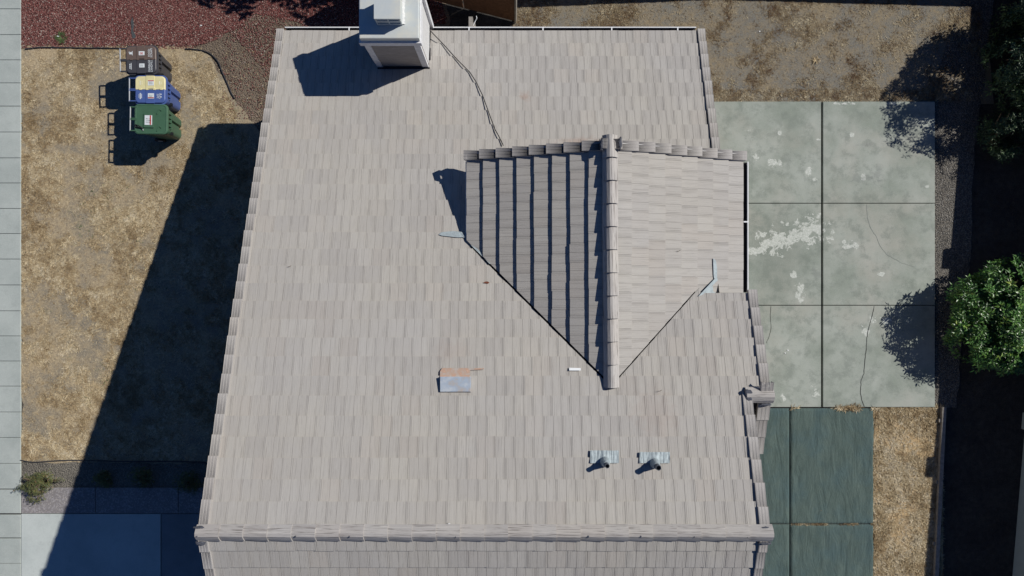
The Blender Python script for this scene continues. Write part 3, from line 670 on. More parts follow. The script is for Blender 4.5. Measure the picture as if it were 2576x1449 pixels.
# cross gable slopes
def cross(side):
    mb = MB(); n = 8
    if side < 0:
        U = Vector((1, 0, SC)).normalized(); xe = XEL; eh = (XR-0.05-xe)/n; e = eh*math.hypot(1, SC)
        tile_field(mb, (xe, 0, cz(xe)), (0, 1, 0), U, n, lambda k: [(-1.75, 2.27)], e=e, step=0.046, phase=0.07, mirror=True, wobble=0.006)
    else:
        U = Vector((-1, 0, SC)).normalized(); xe = XER-0.02; eh = (xe-XR-0.05)/n; e = eh*math.hypot(1, SC)
        tile_field(mb, (xe, 0, cz(xe)), (0, 1, 0), U, n, lambda k: [(-1.75, 2.27)], e=e, step=0.024, phase=0.02)
    me = mb.mesh('x'); bm = bmesh.new(); bm.from_mesh(me)
    co, no = vplane(bm, side, 0.045 if side < 0 else 0.034)
    if side > 0: bmesh.ops.bisect_plane(bm, geom=bm.verts[:]+bm.edges[:]+bm.faces[:], plane_co=(0, -0.085, 0), plane_no=(0, 1, 0), dist=1e-5)
    kill = []
    for f in bm.faces:
        c = f.calc_center_median(); inside = (c-co).dot(no) > 0
        if side > 0 and c.x > 3.24 and c.y > -0.085: inside = True
        if side > 0 and c.x > 3.24 and c.y < -0.085: inside = False
        if not inside: kill.append(f)
    bmesh.ops.delete(bm, geom=kill, context='FACES'); bm.to_mesh(me); bm.free()
    o = link('gable_slope', me, M_TILE); adopt(o, roof); return o, U, e, xe
oL, UL, eL, xL = cross(-1); oR, UR, eR, xR_ = cross(1)
oL['label'] = 'dark shaded tile slope of the cross gable'; oR['label'] = 'pale sunlit tile slope of the cross gable'
# rakes
mb = MB(); rake_tiles(mb, (0, YE+0.02, mz(YE+0.02)), (1, 0, 0), U_A, NAR, -4.665, -4.812, drift=0.0021); sub(mb, 'rake_trim', M_RAKE)
mb = MB(); rake_tiles(mb, (0, YE+0.02, mz(YE+0.02)), (1, 0, 0), U_A, 9, 3.79, 3.944, drift=-.0015); sub(mb, 'rake_trim', M_RAKE)
k0 = 1.86
mb = MB(); rake_tiles(mb, (0, -0.04, mz(-0.04)), (1, 0, 0), U_A, 5, 4.07, 4.222); sub(mb, 'rake_trim', M_RAKE)
mb = MB(); rake_tiles(mb, (0, -1.72, mz(-1.72)), (1, 0, 0), U_A, 6, 3.745, 3.90, e=0.352); sub(mb, 'rake_trim', M_RAKE)
mb = MB(); rake_tiles(mb, (0, YR-NB*EH, mz(YR)-NB*EH*SL), (1, 0, 0), U_B, NB, 3.75, 3.885); sub(mb, 'rake_trim', M_RAKE)
mb = MB(); rake_tiles(mb, (0, YR-NB*EH, mz(YR)-NB*EH*SL), (1, 0, 0), U_B, NB, -4.61, -4.75); sub(mb, 'rake_trim', M_RAKE)
z0 = mz(-1.72)-3*EH*SL
mb = MB(); rake_tiles(mb, (0, -1.72-3*EH-0.15, z0-0.15*SL), (1, 0, 0), U_B, 4, 4.03, 4.235, e=0.335); sub(mb, 'rake_trim', M_RAKE)
mb = MB(); rake_tiles(mb, (xL-0.04, 0, cz(xL-0.04)), (0, 1, 0), UL, 9, 2.27, 2.44, e=eL*0.97, h0=0.06, taper=0.03); sub(mb, 'rake_trim', M_RAKE)
mb = MB(); rake_tiles(mb, (xR_+0.04, 0, cz(xR_+0.04)), (0, 1, 0), UR, 9, 2.27, 2.44, e=eR*0.97, h0=0.05, taper=0.02); sub(mb, 'rake_trim', M_RAKE)
# ridges
pr = [(-0.128, -0.05), (-0.085, 0.0), (-0.03, 0.048), (0.02, 0.050), (0.08, 0.015), (0.128, -0.04)]
zc = mz(YR)
mb = MB(); ridge_caps(mb, (3.925, YR, zc+0.015), (-4.765, YR, zc+0.015), pr, 0.355, 0.022, start_raise=True); sub(mb, 'ridge_cap', M_RIDGE)
pr2 = [(-0.125, -0.04), (-0.065, 0.025), (-0.02, 0.055), (0.02, 0.055), (0.065, 0.025), (0.125, -0.04)]
mb = MB(); ridge_caps(mb, (XR, -1.62, ZR+0.015), (XR-0.02, 2.50, ZR+0.015), pr2, 0.385, 0.040, start_raise=True); sub(mb, 'ridge_cap', M_RIDGE)
mb = MB(); ridge_caps(mb, (3.80, -1.74, mz(-1.74)+0.03), (4.25, -1.74, mz(-1.74)+0.03), pr, 0.45, 0.0); sub(mb, 'ridge_cap', M_RIDGE)
# mortar
def lump(c, rx, ry, rz, seed=0, n=22):
    mb = MB(); c = Vector(c); ring = []
    for i in range(n):
        a = 2*math.pi*i/n; q = 1+0.5*mnoise.noise(Vector((math.cos(a)*1.7, math.sin(a)*1.7, seed*3.1))); ring.append((math.cos(a)*rx*q, math.sin(a)*ry*q))
    b = [c+Vector((x, y, -0.03)) for x, y in ring]; m = [c+Vector((x*.9, y*.9, rz*.6)) for x, y in ring]; t_ = [c+Vector((x*.5, y*.5, rz*(1+.3*mnoise.noise(Vector((x*30, y*30, seed)))))) for x, y in ring]
    for i in range(n):
        j = (i+1) % n; mb.face([b[i], b[j], m[j], m[i]]); mb.face([m[i], m[j], t_[j], t_[i]])
    mb.face(t_); return mb
lm = []
for i, (x, y, dz, rx, ry) in enumerate(((503, 1327, 0.05, 0.10, 0.018), (505, 1366, 0.02, 0.085, 0.03), (1924, 1329, 0.05, 0.09, 0.03), (1924, 1367, 0.02, 0.09, 0.022), (496, 1349, 0.09, 0.018, 0.012))):
    p = PM(x, min(y, 1345), dz)
    if y > 1345: p = P(x, y, mz(YR)-0.04+dz)
    lm.append(lump(p, rx, ry, 0.02, i))
for i, (x, y, z) in enumerate(((1926, 979, 5.62), (1926, 1018, 5.60), (1884, 990, 5.65), (1884, 1003, 5.65))):
    lm.append(lump(P(x, y, z), (0.10, 0.10, 0.06, 0.06)[i], (0.02, 0.02, 0.07, 0.05)[i], 0.015, i+9))
for i, (x, y, z) in enumerate(((1514, 364, 5.60), (1560, 362, 5.60))): lm.append(lump(P(x, y, z), 0.035, 0.12, 0.03, i+15))
for i, x in enumerate((743, 879, 1146, 1480, 1612, 1746, 1880)): lm.append(lump(P(x, 1350, mz(YR)+0.07), 0.012, 0.02, 0.012, i+20, 8))
for m_ in lm: sub(m_, 'mortar', M_MORTAR)
# gutters
def gutter(A, B, out, name, w_=0.088, d=0.11, straps=()):
    A = Vector(A); B = Vector(B); out = Vector(out); D = (B-A).normalized(); Z = Vector((0, 0, 1))
    a = MB(); b = MB()
    def bar(m, o0, o1, z0, z1):
        pts = [A+out*o0, B+out*o0, B+out*o1, A+out*o1]
        if (B-A).cross(out).z < 0: pts.reverse()
        m.prism([p+Z*z0 for p in pts], [p+Z*z1 for p in pts])
    bar(a, w_-0.006, w_, -d, 0.0); bar(a, -0.004, w_-0.008, -d-0.004, -d+0.004); bar(a, w_-0.018, w_-0.0065, -0.008, 0.002)
    bar(b, 0.0, w_-0.009, -d+0.006, -d+0.02)  # dark strip along the gutter floor, painting the shade inside it
    for s in straps:
        q = A.lerp(B, s); a.box((-0.012, -0.012, -0.004), (0.012, 0.012, 0.0), M=Matrix.Translation(q+out*0.02)); 
        pts = [q-D*0.012, q+D*0.012, q+D*0.012+out*w_, q-D*0.012+out*w_]
        if (D).cross(out).z < 0: pts.reverse()
        a.prism([p+Z*-0.004 for p in pts], [p+Z*0.004 for p in pts])
    o = a.build(name, M_WHITE); adopt(o, house)
    i = b.build('gutter_shade_strip', M_GUNK); i.parent = o; i.matrix_parent_inverse = Matrix.Translation(-world_loc(house)) if False else Matrix.Identity(4)
    return o
zg = mz(YE)-0.015
gutter((-4.66, YE, zg), (-2.72, YE, zg), (0, 1, 0), 'gutter', straps=(0.68,))
gutter((-1.64, YE, zg), (3.78, YE, zg), (0, 1, 0), 'gutter', straps=(0.14, 0.42, 0.68, 0.93))
gutter((XER, 2.26, cz(XER)-0.02), (XER, -0.08, cz(XER)-0.02), (1, 0, 0), 'gutter', straps=(0.46,))
gutter((XEL, 0.9, cz(XEL)-0.05), (XEL, 2.26, cz(XEL)-0.05), (-1, 0, 0), 'gutter', w_=0.03, d=0.08)
# fascia boards
for lo_, hi_ in (((-4.78, YE-0.04, zg-0.2), (-2.70, YE-0.002, zg-0.03)), ((-1.65, YE-0.04, zg-0.2), (3.88, YE-0.002, zg-0.03)), ((XER-0.04, -0.08, cz(XER)-0.22), (XER-0.004, 2.38, cz(XER)-0.06)), ((XEL+0.002, 0.6, cz(XEL)-0.22), (XEL+0.04, 2.38, cz(XEL)-0.06))):
    mb = MB(); mb.box(lo_, hi_); sub(mb, 'fascia', M_TRIM, house)
# walls
mb = MB()
wx0, wx1, wy0, wy1 = -4.5, 3.62, -8.2, 4.9
def gab(x, flip):
    pts = [(x, wy1, 0), (x, wy1, mz(wy1)-.12), (x, YR, mz(YR)-.12), (x, wy0, mz(YR)-(YR-wy0)*SL-.12), (x, wy0, 0)]
    mb.face(list(reversed(pts)) if flip else pts)
gab(wx0, False); gab(wx1, True)
mb.face([(wx0, wy1, 0), (wx1, wy1, 0), (wx1, wy1, mz(wy1)-.12), (wx0, wy1, mz(wy1)-.12)])
zq = mz(YR)-(YR-wy0)*SL-.12
mb.face([(wx0, wy0, 0), (wx1, wy0, 0), (wx1, wy0, zq), (wx0, wy0, zq)])
mb.box((3.62, -2.7, 0), (3.98, -0.12, 4.6))                                                            # side bump-out below the small roof
mb.box((2.2, -0.3, 0), (3.85, 2.15, 4.35))
pg = [(-0.5, 2.15, 3.0), (3.85, 2.15, 3.0), (3.85, 2.15, cz(3.85)-.11), (XR, 2.15, ZR-.11), (-0.5, 2.15, cz(-0.5)-.11)]
mb.face(pg); mb.face([(-0.5, 2.15, 3.0), (-0.5, 2.15, cz(-.5)-.11), (-0.5, 0.6, cz(-.5)-.11), (-0.5, 0.6, 4.3)])
sub(mb, 'wall', M_STUCCO, house)

# ---- chimney
cx0, cx1, cy0, cy1, czt = -2.68, -1.67, 4.42, 5.42, 4.42
mb = MB(); n = 17
mb.box((cx0+0.02, cy0+0.02, 0.0), (cx1-0.02, cy1-0.02, czt))
for i in range(11):                                                    # lap siding courses
    z = 3.0+i*0.13
    if z+.13 > czt+0.02: break
    for a, b, c, d in ((cx0, cy0, cx1, cy0), (cx1, cy0, cx1, cy1), (cx1, cy1, cx0, cy1), (cx0, cy1, cx0, cy0)):
        nx, ny = (d-b), -(c-a); L = math.hypot(nx, ny); nx /= L; ny /= L
        q0 = 0.002; q1 = 0.024
        a2, b2, c2, d2 = a-nx*.02, b-ny*.02, c-nx*.02, d-ny*.02
        lo1 = [(a2+nx*q1, b2+ny*q1, z), (c2+nx*q1, d2+ny*q1, z)]; hi1 = [(c2+nx*q0, d2+ny*q0, z+.13), (a2+nx*q0, b2+ny*q0, z+.13)]
        mb.face(lo1+hi1); mb.face([(a2, b2, z), (c2, d2, z)]+[lo1[1], lo1[0]])
M_SIDING_W = plain('white_lap_siding', (0.70, 0.71, 0.72), 0.8, 0, 0.06)
chim = mb.build('chimney', [M_SIDING]); adopt(chim, house); chim['label'] = 'boxed chimney with brown siding, pale corner boards and metal cap'
# paler panel laid over the right face
mb = MB(); mb.box((cx1-0.012, cy0+0.08, 2.9), (cx1+0.001, cy1-0.02, czt-0.02)); sub(mb, 'side_panel', M_SIDING_W, chim)
def board(x0, y0, x1, y1, z0=2.95, z1=czt-0.0, mat=M_TRIM, nm='corner_board'):
    mb = MB(); mb.box((x0, y0, z0), (x1, y1, z1)); return sub(mb, nm, mat, chim)
board(cx0-0.004, cy0-0.018, cx0+0.105, cy0+0.03); board(cx1-0.115, cy0-0.018, cx1+0.004, cy0+0.03)
board(cx1-0.03, cy1-0.085, cx1+0.055, cy1+0.01, 2.6); board(cx0-0.02, cy1-0.1, cx0+0.03, cy1+0.01, 2.6)
mb = MB()
for a, b, c, d in ((cx0-.06, cy0-.035, cx1+.045, cy0+.02), (cx0-.06, cy1-.02, cx1+.045, cy1+.04), (cx0-.06, cy0+.02, cx0+.0, cy1-.02), (cx1-.0, cy0+.02, cx1+.045, cy1-.02)): mb.box((a, b, czt-0.085), (c, d, czt+0.055))
sub(mb, 'frieze_board', M_TRIM, chim)
mb = MB(); c0 = Vector((cx0-0.018, cy0+0.0, 0)); c1 = Vector((cx1+0.022, cy1+0.03, 0)); zt = 4.62
def rg(i, z): return [Vector((c0.x+i, c0.y+i, z)), Vector((c1.x-i, c0.y+i, z)), Vector((c1.x-i, c1.y-i, z)), Vector((c0.x+i, c1.y-i, z))]
A_, B_, Cc, D_ = rg(0, czt+0.05), rg(0, zt), rg(0.015, zt+0.004), rg(0.26, zt+0.007)
for r0, r1 in ((A_, B_), (B_, Cc), (Cc, D_)):
    for i in range(4): j = (i+1) % 4; mb.face([r0[i], r0[j], r1[j], r1[i]])
mb.face(D_); sub(mb, 'chimney_cap', M_CAP, chim)
bx0, bx1, by0, by1, bz0, bz1 = -2.38, -1.93, 4.64, 5.09, 4.63, 4.935
mb = MB(); mb.box((bx0, by0, bz1-.012), (bx1, by1, bz1)); mb.box((bx0+.012, by0+.03, bz0), (bx1-.012, by1-.03, bz1-.012))
for z in (bz0+.0, bz0+.13, bz0+.245): mb.box((bx0+.004, by0+.004, z), (bx1-.004, by0+.03, z+(.05 if z < bz1-.1 else .04)))
for x in (bx0+.004, (bx0+bx1)/2-.01, bx1-.03): mb.box((x, by0+.006, bz0), (x+.022, by0+.029, bz1-.013))
mb.box((bx1-.03, by0+.03, bz0), (bx1-.005, by1-.03, bz1-.013))
sub(mb, 'flue_cover', M_CAP, chim)
mb = MB()
for i in range(9):
    a = by0+.02+i*.047; w_ = random.uniform(.02, .045); mb.poly([(bx1-.004, a, zt+.04), (bx1+w_, a, zt+.018), (bx1+random.uniform(.02, .05), a+.05, zt+.018), (bx1-.004, a+.05, zt+.04)], .01)
sub(mb, 'sealant', plain('white_sealant', (0.62, 0.63, 0.62), 0.7, 0, 0.1, 30, 0.8, 60), chim)
# flashing at the chimney's foot
mb = MB(); mb.poly([PM(1078, 150, .03), PM(1083, 150, .03), PM(1083, 120, .03), PM(1078, 120, .03)], .02); mb.poly([(cx0, cy0-.06, mz(cy0)+.03), (cx1+.03, cy0-.06, mz(cy0)+.03), (cx1+.03, cy0-.02, mz(cy0)+.035), (cx0, cy0-.02, mz(cy0)+.035)], .02)
sub(mb, 'flashing', M_DARK, chim)
# ---- lead valley ends
mb = MB(); mb.poly([PM(x, y, 0.03) for x, y in ((1104, 590), (1110, 584), (1140, 581), (1158, 583), (1168, 592), (1182, 603), (1165, 597), (1150, 597), (1112, 593))], .01)
mb.poly([PM(x, y, 0.035) for x, y in ((1157, 584), (1161, 583), (1235, 662), (1232, 664), (1190, 622))], .03)
sub(mb, 'valley_flashing', M_LEAD)
mb = MB(); mb.poly([PC(x, y, 0.035) for x, y in ((1794, 650), (1801, 655), (1804, 675), (1804, 700), (1797, 706), (1795, 690))], .012)
mb.poly([PC(x, y, 0.06) for x, y in ((1757, 745), (1799, 700), (1804, 699), (1806, 705), (1770, 741))], .03)
mb.poly([PC(x, y, 0.035) for x, y in ((1764, 742), (1790, 712), (1794, 725), (1794, 733), (1814, 744))], .012)
sub(mb, 'valley_flashing', M_LEAD)
# ---- louvre vent with rusty apron
def mat_rust():
    k = NT('rusty_apron', 0.8); v = k.obj(); f = k.noise(v, 14, 5, 0.7)
    k.bump(f, 0.4, 0.01); return k.col(k.ramp(f, [(0.35, (0.40, 0.36, 0.33)), (0.50, (0.40, 0.29, 0.23)), (0.62, (0.45, 0.27, 0.19)), (0.75, (0.55, 0.50, 0.46))]))
def mat_vent():
    k = NT('blued_vent_metal', 0.5, 0.15); v = k.obj(); f = k.noise(v, 5, 4, 0.6)
    return k.col(k.ramp(f, [(0.35, (0.42, 0.38, 0.35)), (0.5, (0.36, 0.42, 0.50)), (0.65, (0.50, 0.53, 0.56))]))
mb = MB(); mb.poly([PM(1107, 948, .03), PM(1181, 948, .03), PM(1183, 930, .025), PM(1180, 926, .025), PM(1112, 926, .025), PM(1107, 934, .03)], .015)
mb.poly([PM(1181, 931, .024), PM(1217, 929.5, .024), PM(1217, 926, .024), PM(1181, 927, .024)], .01)
vent = sub(mb, 'roof_vent', mat_rust(), house, label='rusty low metal roof vent in the main slope')
mb = MB(); q = [PM(1107, 948, .02), PM(1185, 948, .02), PM(1185, 987, .0), PM(1107, 987, .0)]; zt_ = [PM(1107.5, 947.5, .10), PM(1183, 947.5, .10), PM(1183.5, 985, .035), PM(1107.5, 985, .035)]
mb.face([zt_[3], zt_[2], zt_[1], zt_[0]])
for i in range(4): j = (i+1) % 4; mb.face([q[i], q[j], zt_[j], zt_[i]])
sub(mb, 'hood', mat_vent(), vent)
# ---- plumbing vents
M_PIPE = plain('grey_vent_pipe', (0.10, 0.11, 0.13), 0.6, 0, 0.3, 30)
for (sx0, sx1, sy0, sy1, bx, by, hh, rr) in ((1485, 1557, 1133, 1165, 1521, 1160, 0.30, 0.036), (1609, 1685, 1137, 1165, 1646, 1164, 0.31, 0.042)):
    bm = bmesh.new(); nx, ny = 46, 6; vs = []
    for j in range(ny+1):
        for i in range(nx+1):
            fx = i/nx; rp = 0.0025*math.sin(i*1.0+4*mnoise.noise(Vector((i*.17, 2, sx0))))+0.009*mnoise.noise(Vector((i*.5, j*.4, sx0)))
            hump = 0.05*math.exp(-((fx-0.5)/0.12)**2)*(j/ny)
            vs.append(bm.verts.new(PM(sx0+(sx1-sx0)*fx, sy0+(sy1-sy0)*j/ny+random.uniform(-.5, .5), 0.035+rp+hump)))
    for j in range(ny):
        for i in range(nx):
            k = j*(nx+1)+i; bm.faces.new((vs[k], vs[k+nx+1], vs[k+nx+2], vs[k+1]))
    me = bpy.data.meshes.new('vent_stack'); bm.to_mesh(me); bm.free(); fl = link('vent_stack', me, M_LEAD, None, True); adopt(fl, house)
    fl['label'] = 'crumpled lead sheet round a plumbing vent pipe'
    b = PM(bx, by, 0.0)
    cone = tube([b+Vector((0, 0, -.05)), b+Vector((0, 0, .08)), b+Vector((0, 0, .20))], [.085, .075, rr+.008], 16); sub(cone, 'collar', M_LEAD, fl, True)
    t_ = b+Vector((0, 0, hh)); pp = MB()
    for i in range(16):
        a0, a1 = 2*math.pi*i/16, 2*math.pi*(i+1)/16
        o0, o1 = Vector((math.cos(a0), math.sin(a0), 0)), Vector((math.cos(a1), math.sin(a1), 0))
        pp.face([b+o0*rr, b+o1*rr, t_+o1*rr, t_+o0*rr]); pp.face([t_+o0*rr, t_+o1*rr, t_+o1*(rr-.006), t_+o0*(rr-.006)]); d_ = Vector((0, 0, -.2)); pp.face([t_+o0*(rr-.006), t_+o1*(rr-.006), t_+d_+o1*(rr-.006), t_+d_+o0*(rr-.006)])
    pp.face([t_+Vector((math.cos(2*math.pi*i/16), math.sin(2*math.pi*i/16), 0))*(rr-.006)+Vector((0, 0, -.19)) for i in range(16)])
    sub(pp, 'pipe', M_PIPE, fl)
# ---- beam end with white hook past the gutter
p = P(1184.5, 60, 2.45)
mb = MB(); mb.box((p.x-.042, 5.0, 2.36), (p.x+.042, P(0, 42, 2.5).y, 2.5)); mb.box((p.x+.043, 5.2, 2.2), (p.x+.09, 5.55, 2.42))
bmn = sub(mb, 'beam_end', M_OLDWOOD, house)
hk = tube([Vector((p.x+.05, 5.47, 2.47)), Vector((p.x+.10, 5.56, 2.5)), Vector((p.x+.13, 5.60, 2.53)), Vector((p.x+.12, 5.64, 2.55))], .008, 6); sub(hk, 'hook', M_WHITE, bmn)

# ------------------------------------------------------------------ loose things on the roof
pts = []
base = [(1081, 76), (1112, 108), (1150, 150), (1182, 182), (1197, 205), (1214, 240), (1232, 290), (1245, 325), (1256, 345), (1266, 366)]
for i, (x, y) in enumerate(base):
    pts.append(PM(x, y, 0.036 if i else 0.15))
fine = []
for i in range(len(pts)-1):
    for j in range(4):
        t = j/4; q = pts[i].lerp(pts[i+1], t); q.z += 0.004*math.sin(math.pi*t); fine.append(q)
fine.append(pts[-1]); tag(tube(fine, 0.009, 6).build('cable', M_BLACK), 'thin black cable lying down the roof from chimney to gable', 'cable')
p0, p1 = PM(1432, 928.5, .03), PM(1461, 929.5, .03)
mb = MB(); mb.poly([PM(1432, 925, .03), PM(1461, 926, .03), PM(1461, 932, .03), PM(1432, 932, .03)], .006); tag(mb.build('white_strip', M_PAPER), 'small white strip lying on the tiles left of the valley', 'strip')
p = PM(1225, 710, .03); mb = MB()
for i in range(5):
    a = i*1.3; q = p+Vector((random.uniform(-.04, .05), random.uniform(-.01, .01), 0)); mb.poly([q+Vector((-.03, -.012, .005)), q+Vector((.01, -.02, .0)), q+Vector((.04, .0, .012)), q+Vector((0, .016, .0))], .006)
tag(mb.build('dead_leaf', plain('dead_leaf', (0.20, 0.07, 0.04), 0.8, 0, 0.4, 50)), 'curled reddish brown leaf on the main roof slope', 'leaf')
def scrap(name, x, y, z, s, label, cat, mat=M_PAPER, onroof=False, group=None):
    p = PM(x, y, .02) if onroof else P(x, y, z); a = random.uniform(0, 3); mb = MB(); pts = []
    for i in range(6):
        t = a+i*1.047; q = s*random.uniform(.6, 1.1); pts.append(p+Vector((math.cos(t)*q, math.sin(t)*q*.6, random.uniform(.004, .012))))
    mb.poly(pts, .006); return tag(mb.build(name, mat), label, cat, group)
scrap('litter', 1982, 881, .05, .028, 'tiny white scrap on the patio, upper of two', 'litter'); scrap('litter', 1975, 888, .05, .024, 'tiny white scrap on the patio, lower of two', 'litter')
scrap('litter', 1911, 79, .01, .025, 'white pebble sized scrap alone in the tawny grass', 'litter')
scrap('litter', 147, 92, .02, .035, 'white scrap beside the weed in red gravel', 'litter'); scrap('litter', 506, 64, .02, .03, 'white scrap on the dirt near the bins', 'litter')
scrap('litter', 1131, 1317, 0, .02, 'white chip on the tiles by the main ridge', 'litter', onroof=True)
for x, y, lb, ff in ((728, 671, 'dark twig on the left of the main slope', PM), (1707, 632, 'dark twig on the sunlit side of the cross gable', PC), (1660, 984, 'dark twig in a tile joint right of the cross ridge foot', PM)):
    q = ff(x, y, .035); tag(tube([q+Vector((-.03, 0, 0)), q, q+Vector((.03, .02, 0))], .004, 5).build('twig', M_BARK), lb, 'twig')

# ------------------------------------------------------------------ garden edging
def edging(pts, label, h=0.05, r=0.014, wob=0.006):
    q = [P(x, y, 0.0)+Vector((0, 0, h*0.6)) for x, y in pts]; f = []
    for i in range(len(q)-1):
        for j in range(6):
            t = j/6; a = q[max(i-1, 0)]; b = q[i]; c = q[i+1]; d = q[min(i+2, len(q)-1)]
            v = 0.5*((2*b)+(c-a)*t+(2*a-5*b+4*c-d)*t*t+(3*b-a-3*c+d)*t*t*t); v.x += random.uniform(-wob, wob)*.3; v.y += random.uniform(-wob, wob)*.5; f.append(v)
    f.append(q[-1]); mb = tube(f, r, 6); m2 = MB()
    for a, b in zip(f[:-1], f[1:]): m2.face([a-Vector((0, 0, h)), b-Vector((0, 0, h)), b, a])
    tag(merge(mb, m2).build('garden_edging', M_EDGE), label, 'edging', 'black plastic garden edging')
edging([(66, 124), (110, 120), (180, 121), (260, 122), (330, 123)], 'straight black edging between red gravel and lawn')
edging([(468, 124), (500, 126), (528, 135), (549, 155), (562, 185), (574, 212), (582, 232), (592, 249)], 'curved black edging between lawn and bare dirt')
edging([(53, 1157), (90, 1162), (130, 1159), (190, 1157), (300, 1160), (420, 1160), (560, 1163)], 'black edging between the lawn and the lower bed')
# torn weed fabric
mb = MB()
zz = [(333, 43), (337, 62), (335, 78), (342, 90), (338, 97), (333, 95), (330, 80), (331, 66), (329, 55)]
mb.poly([P(x, y, .02) for x, y in zz], .01); tag(mb.build('weed_fabric', plain('torn_black_fabric', (0.06, 0.07, 0.075), 0.8, 0, 0.4, 30)), 'torn strip of black fabric showing through the red gravel', 'fabric')

# ------------------------------------------------------------------ wheelie bins
def rrect(x0, x1, y0, y1, r, n=5, notch=0.0):
    out = []
    for cx_, cy_, a0 in ((x1-r, y0+r, -90), (x1-r, y1-r, 0), (x0+r, y1-r, 90), (x0+r, y0+r, 180)):
        for i in range(n+1):
            a = math.radians(a0+90*i/n); out.append((cx_+math.cos(a)*r, cy_+math.sin(a)*r))
        if a0 == -90:                                                   # +x face, going up in y: channel
            ym = (y0+y1)/2+0.02
            for dy, dd in ((-.052, 0), (-.034, notch), (.034, notch), (.052, 0)): out.append((x1-dd, ym+dy))
    return out
def text_mesh(s, size, name):
    cu = bpy.data.curves.new(name, 'FONT'); cu.body = s; cu.size = size; cu.align_x = 'CENTER'; cu.align_y = 'CENTER'; cu.extrude = 0.001; cu.space_line = 0.85
    o = bpy.data.objects.new('t', cu); C.objects.link(o); dg = bpy.context.evaluated_depsgraph_get(); me = bpy.data.meshes.new_from_object(o.evaluated_get(dg))
    bpy.data.objects.remove(o); return me
def bin_mat(name, c): return plain(name, c, 0.42, 0, 0.10, 6, 0.12, 120)
M_BINW = plain('pale_print', (0.62, 0.66, 0.68), 0.6, 0, 0.05); M_RED = plain('red_print', (0.42, 0.05, 0.05), 0.6); M_BAR = plain('galvanised_bar', (0.55, 0.57, 0.58), 0.35, 0.5)
M_GREYP = plain('grey_print', (0.30, 0.33, 0.33), 0.6)
